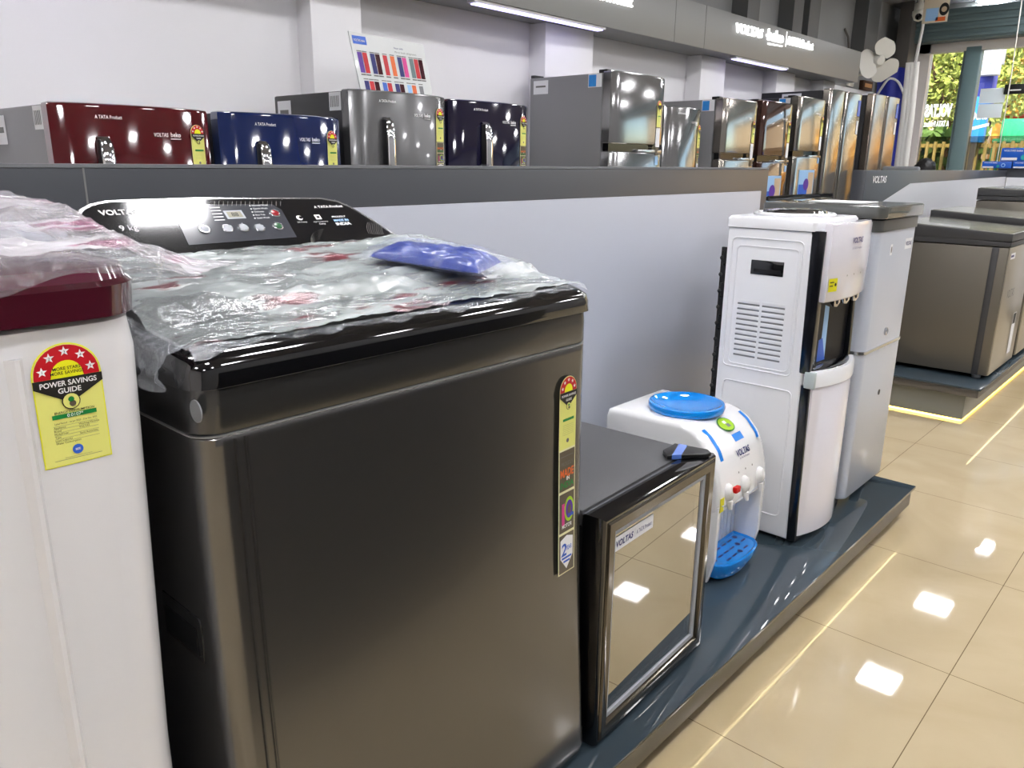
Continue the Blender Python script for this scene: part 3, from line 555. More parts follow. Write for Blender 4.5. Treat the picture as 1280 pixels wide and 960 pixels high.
# ------------------------------------------------------------------ dark grey washing machine
TILT = .105
def grey_washer():
    t = thing('washing_machine', 'large dark grey top loading washing machine with a black lid', 'washing machine', (-1.05, .71, .12))
    x0, x1, y0, y1 = -1.33, -.785, .365, 1.064
    LEAN = lambda z: .050 * max(0, .948 - z) ** 2
    bow = lambda pts, k=.010: [Vector((p.x + ((k * (1 - ((p.y - .714) / .35) ** 2) + LEAN(p.z)) if p.x > -.84 else 0), p.y, p.z)) for p in pts]
    S = lambda ins, z, r=.030: bow(rr(x0 + ins, x1 - ins, y0 + ins, y1 - ins, r, z, 8))
    MB().loft([S(.004, .145), S(0, .16)] + [S(0, .22 + .07 * k_) for k_ in range(11)] + [S(0, .935), S(0, .944), S(.002, .947)], 'washer_steel').build('body', t)
    MB().loft([S(-.0002, .9468), S(-.0002, .9482)], 'seam_line').build('seam', t)
    MB().loft([S(.002, .949), S(0, .952), S(0, .985), S(.001, 1.003)], 'washer_collar').build('top_frame', t)
    MB().loft([S(-.0018, 1.0016), S(-.0018, 1.0029)], 'seam_line').build('lid_seam', t)
    tz = lambda z0: (lambda x, y: z0 + TILT * max(0, -.80 - x))
    def T(ins, z, r=.036): return bow(rr(x0 + ins, x1 - ins, y0 + ins, y1 - ins, r, tz(z), 8), .012)
    MB().loft([S(-.0055, 1.003), T(-.006, 1.010), T(-.006, 1.020), T(-.003, 1.031), T(.006, 1.039), T(.02, 1.043), T(.06, 1.044, .04)], 'gloss_black').build('lid_surround', t, 'glossy black rounded rim')
    L_ = lambda xa, xb, ya, yb, z, r=.03: rr(xa, xb, ya, yb, r, tz(z), 5)
    MB().loft([L_(-1.19, -.905, .40, 1.03, 1.042), L_(-1.19, -.907, .402, 1.028, 1.052), L_(-1.185, -.915, .41, 1.02, 1.056)], 'satin_black').build('lid', t)
    # console
    n = Vector((math.sin(math.radians(40)), 0, math.cos(math.radians(40)))); o = Vector((-1.19, 0, 1.085))
    vdir = Vector((-math.cos(math.radians(40)), 0, math.sin(math.radians(40))))
    F = Fr(o, (0, 1, 0), vdir, .0005)
    def uv(px, py): q = onp(px, py, o, n) - o; return (q.dot(F.u), q.dot(F.v))
    out = [uv(*p) for p in ((497, 295), (475, 280), (452, 266), (438, 258), (422, 251), (400, 247), (250, 247), (150, 250), (130, 251), (112, 255), (100, 261))] + [(.425, .09), (.425, -.01), (1.03, -.01)]
    inn = [(.72 + (a - .72) * .985, b - .004 if b > 0 else b) for a, b in out]
    m = MB(); A = [F.p(a, b) for a, b in out]; B = [Vector((min(p.x, -1.2) - .01 if i > 10 else -1.325, p.y, 1.07 if i > 10 else p.z - .01)) for i, p in enumerate(A)]
    m.loft([A, B], 'satin_black', cap=False); m.add(A, [tuple(range(len(A)))], 'silver'); c_ = m.build('console_shell', t)
    m = MB(); m.poly(F, inn, 'console_black', 1); m.build('console_panel', t, 'glossy black control panel')
    f = MB(); g1 = [uv(*p) for p in ((236, 307), (212, 256), (340, 256), (352, 263), (371, 297))]
    f.poly(F, g1, 'console_grey', 2); f.build('control_field', t)
    m = MB(); q = uv(125, 270); m.text('VOLTAS', F, q[0], q[1], .015, 'ink_white', 3, bold=.03, fit=.056)
    m.build('brand_lettering', t); m = MB(); q = uv(158, 289); m.text('9 kg', F, q[0] - .008, q[1], .016, 'ink_white', 3)
    m.build('capacity_lettering', t); m = MB(); q = uv(393, 261); m.text('A TATA Product', F, q[0], q[1], .009, 'ink_white', 3, bold=.01)
    m.build('strap_lettering', t); m = MB(); q = uv(374, 273); m.disc(F, *q, .006, 'ink_white', 3).disc(F, q[0] + .002, q[1], .0035, 'console_black', 4); m.text('Soft Closing', F, q[0], q[1] - .012, .004, 'ink_white', 3, 'c')
    q = uv(397, 272); m.rect(F, q[0] - .006, q[0] + .006, q[1] - .006, q[1] + .006, 'ink_white', 3); m.rect(F, q[0] - .003, q[0] + .003, q[1] - .003, q[1] + .002, 'console_black', 4); m.text('High Transparency', F, q[0], q[1] - .013, .004, 'ink_white', 3, 'c').text('Clarity', F, q[0], q[1] - .019, .005, 'ink_white', 3, 'c', bold=.01)
    m.build('feature_icons', t); m = MB(); q = uv(427, 277); m.text('PROUDLY', F, q[0], q[1] + .010, .006, 'ink_white', 3, 'c', bold=.02, fit=.03).text('MADE IN', F, q[0], q[1], .008, 'st_lblue', 3, 'c', bold=.03, fit=.032).text('INDIA', F, q[0], q[1] - .010, .010, 'ink_white', 3, 'c', bold=.03, fit=.033)
    m.build('origin_lettering', t); m = MB()
    for k in range(16):
        q = uv(268 + k * 5.5, 255); m.poly(F, [(q[0] - .004, q[1] - .006), (q[0] - .003, q[1] - .006), (q[0] + .003, q[1] + .005), (q[0] + .002, q[1] + .005)], 'ink_grey', 3)
    m.build('hatch_marks', t); m = MB()
    for j in range(9):                                              # fine wave lines at the lower right
        r0 = .012 + j * .0052; c = uv(440, 299)
        pts = [(c[0] - .075 + j * .004 + r0 * .9 * math.cos(a), c[1] - .012 + r0 * math.sin(a) * .75) for a in [math.radians(95 + 8 * k) for k in range(11)]]
        for i in range(len(pts) - 1):
            a, b = pts[i], pts[i + 1]
            if b[1] > -.006: m.poly(F, [a, b, (b[0] + .0009, b[1] + .0004), (a[0] + .0009, a[1] + .0004)], 'ink_grey', 3)
        c = uv(478, 290); pts = [(c[0] - .035 + j * .004 + .0006 * k * k, c[1] - .004 + .006 * k - j * .0007) for k in range(6)]
        for i in range(5):
            a, b = pts[i], pts[i + 1]; m.poly(F, [a, b, (b[0] + .0008, b[1]), (a[0] + .0008, a[1])], 'ink_grey', 3)
    m.build('wave_lines', t)
    q = uv(293, 269); d = MB(); d.rect(F, q[0] - .017, q[0] + .017, q[1] - .010, q[1] + .010, 'light_grey', 3).rect(F, q[0] - .013, q[0] + .013, q[1] - .007, q[1] + .007, 'lcd', 4); d.text('88', F, q[0], q[1] - .005, .013, 'ink_black', 5, 'c', bold=.01); d.build('display', t)
    for k, (px, py, mm) in enumerate(((255, 288, 'silver'), (284, 287, 'silver'), (304, 286, 'silver'), (324, 286, 'silver'), (347, 284, 'green_button'), (343, 268, 'red_button'))):
        q = uv(px, py); b = MB(); c = F.p(*q, 2)
        b.lathe([(.0095, 0), (.0095, .002), (.0085, .003), (.0075, .003), (.0075, .002)], c, 'silver', ax=n, n=20); b.lathe([(.0073, .0015), (.007, .003), (.003, .004), (0, .004)], c, mm if mm != 'silver' else 'light_grey', ax=n, n=20); b.build('button', t)
    l = MB()
    for k in range(5):
        q = uv(312 + k * 1.6, 258 + k * 3.9); l.disc(F, *q, .0015, 'ink_white', 3, n=8).text(('Normal Wash', 'Quick Wash', 'Delicate', 'Eco Tub', 'Soak Wash')[k], F, q[0] + .004, q[1] - .0015, .0055, 'ink_white', 3)
        q = uv(262 + k * 1.6, 261 + k * 3.9); l.rect(F, q[0] + .0, q[0] + .018, q[1], q[1] + .0018, 'ink_white', 3)
    l.build('indicator_marks', t)
    # front: faint corner crease lines, stickers, cap, handle, foot
    c = MB()
    zz = [.17 + .772 * k_ / 12 for k_ in range(13)]
    for y in (.405, .418): c.prism([(-.7815 + LEAN(z), z) for z in zz] + [(-.7800 + LEAN(z), z) for z in zz[::-1]], lambda p, a: Vector((p[0] + .0015 * (y > .41), a, p[1])), y, y + .0018, 'washer_collar')
    c.build('crease_line', t)
    def xs(y): return -.785 + .010 * (1 - ((y - .714) / .35) ** 2)
    yl = .976; sl = (xs(1.024) - xs(yl)) / .048
    F = Fr((xs(yl) + .0015 + LEAN(.54), yl, .5400), (sl, 1, 0), (-.028, 0, 1), .0003)
    m = MB(); badge_column(m, F, .048, .232); F2 = Fr(F.p(0, .232), (sl, 1, 0), (-.012, 0, 1), .0003); star_label(m, F2, .048, .128, 1); m.build('energy_label', t, 'column of star rating and badge stickers at the right edge')
    cy = aty(246, 514, .365); MB().lathe([(.0125, 0), (.0125, .0015), (.009, .002), (0, .002)], (cy.x, .365, cy.z), 'mid_grey', ax=(0, -1, 0)).build('screw_cap', t)
    hx, hz = -.872, .682; m = MB()
    m.prism([(-.055, .03), (.04, .03), (.045, .024), (.045, -.03), (-.055, -.03)], lambda p, a: Vector((hx + p[0], a, hz + p[1])), .3640, .3665, 'washer_collar')
    m.prism([(-.05, .012), (.032, .012), (.035, -.024), (-.05, -.024)], lambda p, a: Vector((hx + p[0], a, hz + p[1])), .3632, .3650, 'satin_black'); m.build('side_handle', t)
    for sx in (-1.28, -.84):
        for sy in (.43, 1.0): MB().lathe([(.022, 0), (.024, .01), (.016, .028)], (sx, sy, .12), 'satin_black', n=12).build('foot', t)
    MB().box(-.80, -.777, 1.0, 1.032, .121, .134, 'silver', .002).build('corner_bracket', t)
    # side seam shadow gap plate
grey_washer()
def film2(a, b):
    x = -.802 - b * .385; y = .37 + a * .688
    inner = x < -.905
    step = min(1, max(0, (-.895 - x) / .02))
    z = 1.0445 + TILT * max(0, -.80 - x) + .0135 * step + .002
    d = nz(x * 1.5, y * .8, .7, 11) * .006 + nz(x, y, 5.1, 34) * .0028
    x += nz(a * 6, 3, 1, 2.0) * .012 * (b < .06)
    e = max(0, abs(a - .5) - .47) / .03
    return Vector((x, y, z + abs(d) * (1 - .5 * e) - e * .004))
t = thing('plastic_sheet', 'clear crinkled plastic sheet lying over the lid of the dark grey washing machine', 'plastic sheet', (-1, .71, 1.05))
grid_sheet(film2, 110, 74, 'film_clear').build('sheet', t, fix=False, sharp=180)
def film2s(a, b):                                                   # hangs down the left flank in folds
    x = -.80 - a * .42; drop = (.026 + .014 * math.sin(a * 9) + .012 * math.sin(a * 31) + .022 * a) * b
    z0 = 1.047 + TILT * max(0, -.80 - x); y = .3545 - .012 * b - .009 * math.sin(a * 60 + b * 2) * (b * .7 + .2) + nz(a * 3, b, 2, 4) * .006
    if b < .2: y = y + (.37 - y) * (1 - b / .2)
    return Vector((x, y - .003, z0 - drop * 1.15 + .002))
grid_sheet(film2s, 90, 16, 'film_front').build('hanging_edge', t, fix=False, sharp=180)
def film2f(a, b):                                                   # front edge wrapping the rounded rim, deepest at the corners
    y = .372 + a * .685; cx = max(0, 1 - min(a, 1 - a) / .05)
    ang = b * (.55 + .55 * cx + .12 * math.sin(a * 37) + .1 * math.sin(a * 83))
    d = nz(y * 4, b, 1.1, 6) * .003
    bow = .012 * (1 - ((y - .714) / .35) ** 2)
    x = -.803 + bow + math.sin(ang) * .028 + abs(d); z = 1.0235 + math.cos(ang) * .0235 + abs(d)
    return Vector((x - cx * .012, y, z))
grid_sheet(film2f, 120, 12, 'film_front').build('front_edge', t, fix=False, sharp=180)
# blue pouch lying on the sheet
def pouch():
    c = atz(546, 324, 1.089); u = Vector((.90, .42, -.095)).normalized(); v = Vector((-.42, .9, .04)).normalized(); n = u.cross(v)
    t = thing('plastic_pouch', 'blue packet in clear wrap lying on the dark grey washing machine', 'packet', (c.x, c.y, c.z - .008))
    def body(kx, ky, kz, wob):
        def f(a, b):
            x = 2 * a - 1; y = 2 * b - 1; h = max(0, (1 - abs(x) ** 4)) ** .5 * max(0, (1 - abs(y) ** 4)) ** .5
            d = nz(x * 3, y * 3, wob, 1.3) * .25
            return x * kx, y * ky, h * kz * (1 + d)
        return f
    for nm, kx, ky, kz, mt in (('packet', .092, .056, .019, 'pouch_blue'), ('wrap', .108, .068, .024, 'film_pouch')):
        f = body(kx, ky, kz, 2.0); m = MB(); N_ = 36; tops = []; 
        vs = []; fs = []
        for s_ in ((1, -1)):
            b0 = len(vs)
            for i in range(N_ + 1):
                for j in range(N_ + 1):
                    x, y, h = f(i / N_, j / N_); vs.append(c + u * x + v * y + n * (h * (1 if s_ > 0 else -.35)))
            for i in range(N_):
                for j in range(N_): q = b0 + i * (N_ + 1) + j; fs.append((q, q + 1, q + N_ + 2, q + N_ + 1))
        m.add(vs, fs, mt); m.build(nm, t, fix=False, sharp=180)
pouch()

# ------------------------------------------------------------------ glass door mini fridge (turned a little)
def mini():
    t = thing('mini_fridge', 'black mini fridge with a framed glass door beside the dark grey washing machine', 'fridge', (-.745, 1.082, .12), rz=math.radians(2.66))
    B = dict(sub=(0, 0, 0)); W = .452
    m = MB(); x0, x1 = -.43, -.062                                   # cabinet as walls round a white cavity
    m.box(x0, x1, .012, W - .004, .465, .497, 'fridge_top', .004); m.box(x0, x1, .012, W - .004, .012, .05, 'satin_black', .003)
    m.box(x0, x1, .012, .034, .05, .465, 'satin_black'); m.box(x0, x1, W - .034, W - .004, .05, .465, 'satin_black'); m.box(x0, x0 + .03, .034, W - .034, .05, .465, 'satin_black'); m.build('cabinet', t, **B)
    m = MB(); m.box(x0 + .03, x1, .034, .037, .05, .465, 'liner_white').box(x0 + .03, x1, W - .037, W - .034, .05, .465, 'liner_white').box(x0 + .03, x0 + .033, .037, W - .037, .05, .465, 'liner_white').box(x0 + .033, x1, .037, W - .037, .05, .053, 'liner_white').box(x0 + .033, x1, .037, W - .037, .462, .465, 'liner_white').build('liner', t, **B)
    sh = MB()
    for k in range(12): sh.tube([(x0 + .04, .05 + k * .032, .25), (x1 - .03, .05 + k * .032, .25)], .002, 'silver', 6)
    sh.tube([(x1 - .03, .038, .25), (x1 - .03, W - .038, .25)], .003, 'silver', 6); sh.build('shelf', t, **B)
    g = MB(); g.box(-.062, -.052, .012, W - .012, .02, .488, 'satin_black'); 
    d = MB(); fl, ft, fb = .036, .036, .05
    prof = [(-.052, 0), (-.01, 0), (-.003, .006), (0, .012), (-.002, fl - .004), (-.010, fl), (-.052, fl)]
    def ring_(pr, w0, z0, w1, z1, mt, scale):
        secs = []
        for cy, cz, sy, sz in ((w0, z0, 1, 1), (w1, z0, -1, 1), (w1, z1, -1, -1), (w0, z1, 1, -1)):
            secs.append([Vector((x, cy + sy * y * scale[0], cz + sz * y * (scale[1] if sz > 0 else scale[0]))) for x, y in pr])
        n = len(pr); vs = [p for s in secs for p in s]; fs = []
        for i in range(4):
            for j in range(n): k = (j + 1) % n; q = (i + 1) % 4; fs.append((i * n + j, i * n + k, q * n + k, q * n + j))
        return vs, fs
    z0, z1 = .008, .4985
    vs, fs = ring_([(-.052, 0), (-.012, 0), (-.004, .004), (-.004, .010), (-.052, .010)], 0, z0, W, z1, '', (1, 1)); d.add(vs, fs, 'gloss_black'); d.build('door_rim', t, label='glossy black door rim', **B)
    d = MB(); vs, fs = ring_([(-.05, .009), (-.003, .009), (0, .013), (-.001, .032), (-.008, .036), (-.05, .036)], 0, z0, W, z1, '', (1, 1.15)); d.add(vs, fs, 'bronze_frame'); d.build('door_frame', t, label='dark bronze door frame', **B)
    d = MB(); vs, fs = ring_([(-.014, .0355), (-.009, .0355), (-.009, .047), (-.014, .047)], 0, z0, W, z1, '', (1, 1.1)); d.add(vs, fs, 'light_grey'); d.build('glass_border', t, **B)
    MB().box(-.016, -.012, .036, W - .036, z0 + .04, z1 - .036, 'door_glass').build('glass_pane', t, **B)
    g.build('gasket', t, **B)
    F = Fr((-.0112, .046, z1 - .085), (0, 1, 0), (0, 0, 1), .0004); m = MB(); m.rect(F, 0, .145, 0, .030, 'paper_white', 1)
    m.text('VOLTAS', F, .006, .008, .018, 'ink_blue', 2, bold=.03, shear=.15, fit=.062).rect(F, .074, .0745, .006, .024, 'ink_grey', 2).text('A TATA Product', F, .08, .009, .013, 'ink_blue', 2, fit=.058, bold=.01); m.build('brand_label', t, **B)
    m = MB().prism([(-.095, .372), (-.097, .428), (-.02, .441), (-.006, .427), (-.010, .410), (-.070, .345)], lambda p, a: Vector((p[0], p[1], a)), .4987, .509, 'satin_black', .003); h = m.build('hinge_cover', t, **B)
    MB().prism([(-.0625, .3525), (-.048, .3685), (-.066, .431), (-.086, .428)], lambda p, a: Vector((p[0], p[1], a)), .4995, .5096, 'tape_clear_blue').build('tape', h, label='strip of translucent blue tape', sub=(0, 0, 0))
    for sx in (-.1, -.40):
        for sy in (.04, W - .04): MB().lathe([(.014, 0), (.014, .013)], (sx, sy, 0), 'satin_black', n=10).build('foot', t, **B)
mini()

# ------------------------------------------------------------------ countertop water dispenser
def counter_dispenser():
    t = thing('water_dispenser', 'white tabletop water dispenser with a bright blue bottle well and drip tray', 'water dispenser', (-1.07, 1.94, .12))
    ya, yb = 1.80, 2.085
    arc = [(-1.265, .36), (-1.265, .535), (-1.258, .555), (-1.24, .563), (-1.02, .566), (-.985, .558), (-.95, .538), (-.92, .505), (-.900, .462), (-.889, .415), (-.884, .37), (-.884, .345), (-.895, .335), (-.93, .33)]
    MB().prism(arc + [(-.96, .33), (-.96, .36)], lambda p, a: Vector((p[0], a, p[1])), ya, yb, 'dispenser_white', .016, 4).build('top_housing', t)
    m = MB().box(-1.26, -.965, ya + .004, yb - .004, .135, .36, 'dispenser_white', .01)
    for y0, y1 in ((ya + .002, ya + .020), (yb - .020, yb - .002)): m.prism([(-1.0, .13), (-.905, .13), (-.888, .2), (-.886, .36), (-1.0, .36)], lambda p, a: Vector((p[0], a, p[1])), y0, y1, 'dispenser_white', .004)
    m.build('lower_housing', t)
    m = MB().box(-.966, -.962, ya + .022, yb - .022, .15, .335, 'recess_grey')
    for k in range(9): m.box(-.963, -.960, ya + .04 + k * .025, ya + .043 + k * .025, .17, .325, 'recess_grey')
    m.build('recess_panel', t)
    # lower edge of the tap band
    m = MB()
    pts = [Vector((-.8835, ya + .015 + (yb - ya - .03) * k / 12, .362 - .014 * math.sin(PI * k / 12))) for k in range(13)]; m.tube(pts, .002, 'recess_grey', 6); m.build('band_line', t)
    c = Vector((-1.08, 1.938, .562))
    MB().lathe([(.094, 0), (.106, .005), (.109, .017), (.106, .024), (.099, .025), (.088, .018), (.06, .009), (.03, .006), (.0, .0055)], c, 'cyan_blue', n=40).build('bottle_well', t, 'bright blue bottle well')
    for k, (y, z) in enumerate(((1.845, .392), (1.94, .388), (2.03, .388))):
        tp = MB().lathe([(.016, -.004), (.017, .004), (.013, .014), (.004, .019), (0, .019)], (-.887, y, z), 'tap_white', ax=(1, 0, .12), n=20)
        for v in tp.v: v.z = z + (v.z - z) * 1.55
        tp = tp.build('tap', t)
        MB().tube([(-.878, y, z - .022), (-.874, y, z - .045)], [.009, .006], 'tap_white', 12).build('spout', tp)
        if k == 0: MB().box(-.872, -.858, y - .004, y + .022, z + .004, z + .022, 'red_tap', .004).build('safety_catch', tp, 'red safety catch')
    # blue drip tray
    x0, x1 = -.962, -.855
    def tray(ins, z, x1=x1):
        pts = []
        for k in range(13): a = -PI / 2 + PI * k / 12; pts.append(Vector((-.915 + (x1 + .915 - ins) * max(0, math.cos(a)) ** .6, 1.9425 + (.118 - ins) * math.sin(a), z)))
        return [Vector((x0 + ins, 1.9425 + .118 - ins, z))] + [Vector((x0 + ins, 1.9425 - .118 + ins, z))] + pts
    MB().loft([tray(.012, .132), tray(0, .16), tray(0, .176), tray(.004, .18), tray(.010, .175)], 'cyan_blue').build('drip_tray', t, 'bright blue drip tray')
    m = MB(); F = Fr((x0, 1.83, .1752), (0, 1, 0), (-1, 0, 0), .0006)
    for r in range(3):
        for k in range(6):
            a = .015 + k * .034; b = -.022 - r * .026
            if r == 2 and k in (0, 5): continue
            if (k + r) % 4 == 1: m.disc(F, a + .012, b - .002, .008, 'ink_blue', 1, n=14)
            else: m.rect(F, a, a + .025, b - .005, b + .001, 'ink_blue', 1)
    for v in m.v: pass
    m.build('tray_slots', t)
    # tapes, stickers, lettering on the sloping face
    def on(p):                                                      # point on the arc profile by fraction 0..1 between top and lip
        q = arc[4:12]; i = min(int(p * (len(q) - 1)), len(q) - 2); f = p * (len(q) - 1) - i
        a, b = Vector((q[i][0], 0, q[i][1])), Vector((q[i + 1][0], 0, q[i + 1][1])); nrm = Vector((-(b.z - a.z), 0, b.x - a.x)).normalized() * -1
        nrm = Vector((a.z - b.z, 0, b.x - a.x)).normalized(); return a.lerp(b, f) + nrm * .0012, (b - a).normalized()
    def strip(y0, y1, p0, p1, mt, name, label=None, lean=0):
        vs = []; n = 8
        for k in range(n + 1):
            q, _ = on(p0 + (p1 - p0) * k / n); vs += [Vector((q.x, y0 + lean * k / n, q.z)), Vector((q.x, y1 + lean * k / n, q.z))]
        MB().add(vs, [(2 * k, 2 * k + 1, 2 * k + 3, 2 * k + 2) for k in range(n)], mt).build(name, t, label, fix=False)
    strip(1.832, 1.848, .20, .52, 'tape_blue', 'tape'); strip(2.05, 2.064, .18, .48, 'tape_blue', 'tape'); strip(1.935, 1.985, .36, .43, 'tape_blue', 'tape')
    q, d = on(.25); F = Fr((q.x, 1.945, q.z), (0, 1, 0), -d, .0008)
    MB().disc(F, 0, 0, .034, 'st_green', 1, ry=.026).disc(F, 0, 0, .031, 'st_lime', 2, ry=.023).rect(F, -.008, .006, .002, .012, 'ink_white', 3).rect(F, -.004, .012, -.012, 0, 'mid_grey', 3).build('round_sticker', t, 'oval lime green sticker')
    q, d = on(.53); F = Fr((q.x, 1.955, q.z), (0, 1, 0), -d, .0008)
    MB().text('VOLTAS', F, 0, -.006, .024, 'ink_blue', 2, 'c', bold=.03, shear=.12, fit=.075).text('A TATA Product', F, 0, -.016, .008, 'ink_blue', 2, 'c').build('lettering', t)
    q, d = on(.67); F = Fr((q.x, 1.95, q.z), (0, 1, 0), -d, .0008); m = MB()
    for a in (-.04, 0, .04): m.disc(F, a, 0, .003, 'ink_grey', 2, n=8)
    m.build('indicator_lamps', t)
    MB().box(-.885, -.8835, 1.806, 1.825, .345, .385, 'yellow_tag').build('warning_tag', t, 'yellow warning tag')
counter_dispenser()

# ------------------------------------------------------------------ tall water dispenser
def tall_dispenser():
    t = thing('water_dispenser', 'tall white floor standing water dispenser with black front strips', 'water dispenser', (-1.0, 2.37, .12))
    ya, yb = 2.2, 2.52; xb = -1.13
    f = lambda z: -.848 - .017 * (z - .13) / .97                     # the side panel's front edge leans back a little
    side = [(xb, .135), (f(.135) - .004, .135), (f(1.0) - .004, 1.0), (f(1.06) - .004, 1.062), (xb, 1.062)]
    MB().prism(side, lambda p, a: Vector((p[0], a, p[1])), ya, yb, 'white_plastic', .006).build('cabinet', t)
    MB().loft([rr(xb - .006, f(1.07) - .0, ya - .003, yb + .003, .012, 1.064), rr(xb - .006, f(1.07), ya - .003, yb + .003, .012, 1.088), rr(xb, f(1.07) - .006, ya + .003, yb - .003, .012, 1.096)], 'white_plastic').build('top_cover', t)
    cc = (-1.0, 2.36, 1.095); MB().lathe([(.118, -.004), (.118, .008), (.112, .012), (.105, .012), (.10, .002), (.0, -.004)], cc, 'white_plastic', n=36).build('bottle_well', t)
    MB().lathe([(.096, .004), (.09, .017), (.06, .022), (.0, .022)], cc, 'chrome', n=30).build('well_cover', t)
    # raised outlines and grille on the visible side
    m = MB()
    def loop(x0, x1, z0, z1, r): 
        pts = [Vector((p.x, ya - .0005, p.y)) for p in rr(x0, x1, z0, z1, .015, 0)]; m.tube(pts + [pts[0]], r, 'white_plastic', 6, cap=False)
    loop(-1.112, -.895, .645, 1.035, .0022); loop(-1.095, -.905, .655, 1.012, .0015); loop(-1.105, -.885, .20, .60, .0022)
    m.build('side_embossing', t)
    m = MB()
    for c in range(2):
        for r in range(11):
            x0 = -1.078 + c * .078; z = .853 - r * .0157; sl = .0
            m.box(x0, x0 + .068, ya - .0012, ya + .001, z - .0108, z, 'white_plastic', .0008); m.box(x0 - .001, x0 + .069, ya - .0006, ya + .001, z - .0157, z - .0108, 'mid_grey')
    m.build('vent_grille', t)
    MB().box(-1.047, -.947, ya - .0015, ya + .001, .931, .973, 'gloss_black', .001).box(-1.037, -.955, ya - .002, ya, .938, .948, 'satin_black').build('side_handle', t, 'black recessed handle')
    # front: black strips, upper panel, alcove, shelf, lower door
    MB().prism([(f(.14), .135), (f(.14) + .026, .135), (f(.62) + .026, .625), (f(.62), .625)], lambda p, a: Vector((p[0] - .004, a, p[1])), ya + .0, yb, 'smoke_black', .002).build('lower_strip', t, 'black strip')
    MB().prism([(f(.66) - .01, .66), (f(.66) + .022, .66), (f(1.06) + .030, 1.066), (f(1.06) - .01, 1.066)], lambda p, a: Vector((p[0] - .004, a, p[1])), ya, ya + .03, 'smoke_black', .002).box(f(.9) - .012, -.8555, ya + .03, yb, .62, 1.06, 'alcove_black').prism([(f(.66) - .01, .66), (f(.66) + .022, .66), (f(1.06) + .018, 1.062), (f(1.06) - .01, 1.062)], lambda p, a: Vector((p[0] - .004, a, p[1])), yb - .02, yb, 'smoke_black', .002).build('alcove', t, 'black tap alcove')
    def plan(z, ins=0, d=0, bulge=.034, x0=-.846): 
        n = 14; pts = [Vector((x0 + d, ya + .006 + ins + (yb - ya - .012 - 2 * ins) * k / n, z)) for k in range(n + 1)]
        pts = [Vector((p.x + .012 + bulge * (1 - (2 * k / n - 1) ** 2) - ins * .5, p.y, p.z)) for k, p in enumerate(pts)]
        return [Vector((x0 - .01, yb - .006 - ins, z))] + [Vector((x0 - .01, ya + .006 + ins, z))] + pts
    MB().loft([plan(.870, .004, .0, .016, -.836), plan(.876, 0, .002, .016, -.836), plan(1.078, 0, .0, .016, -.834), plan(1.087, .004, -.002, .016, -.834)], 'white_panel_purple').build('upper_panel', t, 'glossy white control panel')
    MB().loft([plan(.622, 0, .01), plan(.66, 0, .01), plan(.668, .004, .008)], 'white_plastic').build('tray_shelf', t)
    MB().loft([plan(.668, .012, .002), plan(.671, .016, .0)], 'gloss_black').build('drip_grid', t, 'black drip grid')
    MB().box(-.853, -.822, ya - .001, ya + .014, .618, .668, 'frosted', .003).build('shelf_end', t)
    MB().loft([plan(.142, .01, .004), plan(.15, .004, .008), plan(.612, .004, .008), plan(.618, .008, .006)], 'white_panel_purple').build('door', t, 'glossy white lower door')
    for k, y in enumerate((2.295, 2.37, 2.445)):
        tp = MB().lathe([(.014, .02), (.014, 0), (.008, -.012), (.0, -.012)], (-.826, y, .862), 'chrome', n=14).build('tap', t)
    x = -.8195; F = Fr((x - .003, ya + .014, .885), (.19, 1, 0), (0, 0, 1), .0006)
    MB().rect(F, .0, .042, .015, .052, 'yellow_tag', 6).rect(F, .004, .024, .04, .043, 'ink_black', 7).rect(F, .004, .02, .03, .033, 'ink_black', 7).disc(F, .033, .034, .005, 'ink_black', 7, n=6).build('warning_tag', t, 'yellow warning tag')
    F = Fr((-.808, 2.355, .99), (.02, 1, 0), (0, 0, 1), .001)
    m = MB().text('VOLTAS', F, 0, .04, .022, 'ink_blue', 5, 'c', bold=.03, shear=.12, fit=.075).text('A TATA Product', F, 0, .022, .01, 'ink_blue', 5, 'c')
    m.build('lettering', t)
    for k in range(3): MB().disc(F, -.05 + .05 * k, -.05, .003, 'ink_grey', 5, n=8).build('indicator_lamp', t)
    F = Fr((f(.8) + .0005, ya + .05, .68), (.05, 1, 0), (0, 0, 1), .001); m = MB().poly(F, [(.0, 0), (.09, 0), (.085, .16), (.05, .17)], 'st_lblue', 1).poly(F, [(.0, 0), (.09, 0), (.06, .07), (.0, .06)], 'st_blue', 2); m.build('sticker', t, 'blue splash sticker in the alcove')
    # condenser at the back
    m = MB(); pts = []
    for k in range(14):
        z = .3 + k * .05; pts += [Vector((-1.142, ya + .004 if k % 2 else yb - .01, z)), Vector((-1.142, ya + .004 if k % 2 else yb - .01, z + .04))]
    m.tube(pts, .0035, 'cable_black', 6)
    for k in range(14): m.lathe([(.003, -.006), (.006, 0), (.003, .006)], (-1.143, ya - .001, .32 + k * .05), 'cable_black', n=8)
    m.box(-1.156, -1.13, ya + .02, ya + .03, .3, 1.0, 'cable_black').build('condenser', t, 'black wire condenser')
    for sx in (-1.1, -.88):
        for sy in (2.23, 2.49): MB().lathe([(.014, 0), (.014, .017)], (sx, sy, .12), 'satin_black', n=10).build('foot', t)
tall_dispenser()

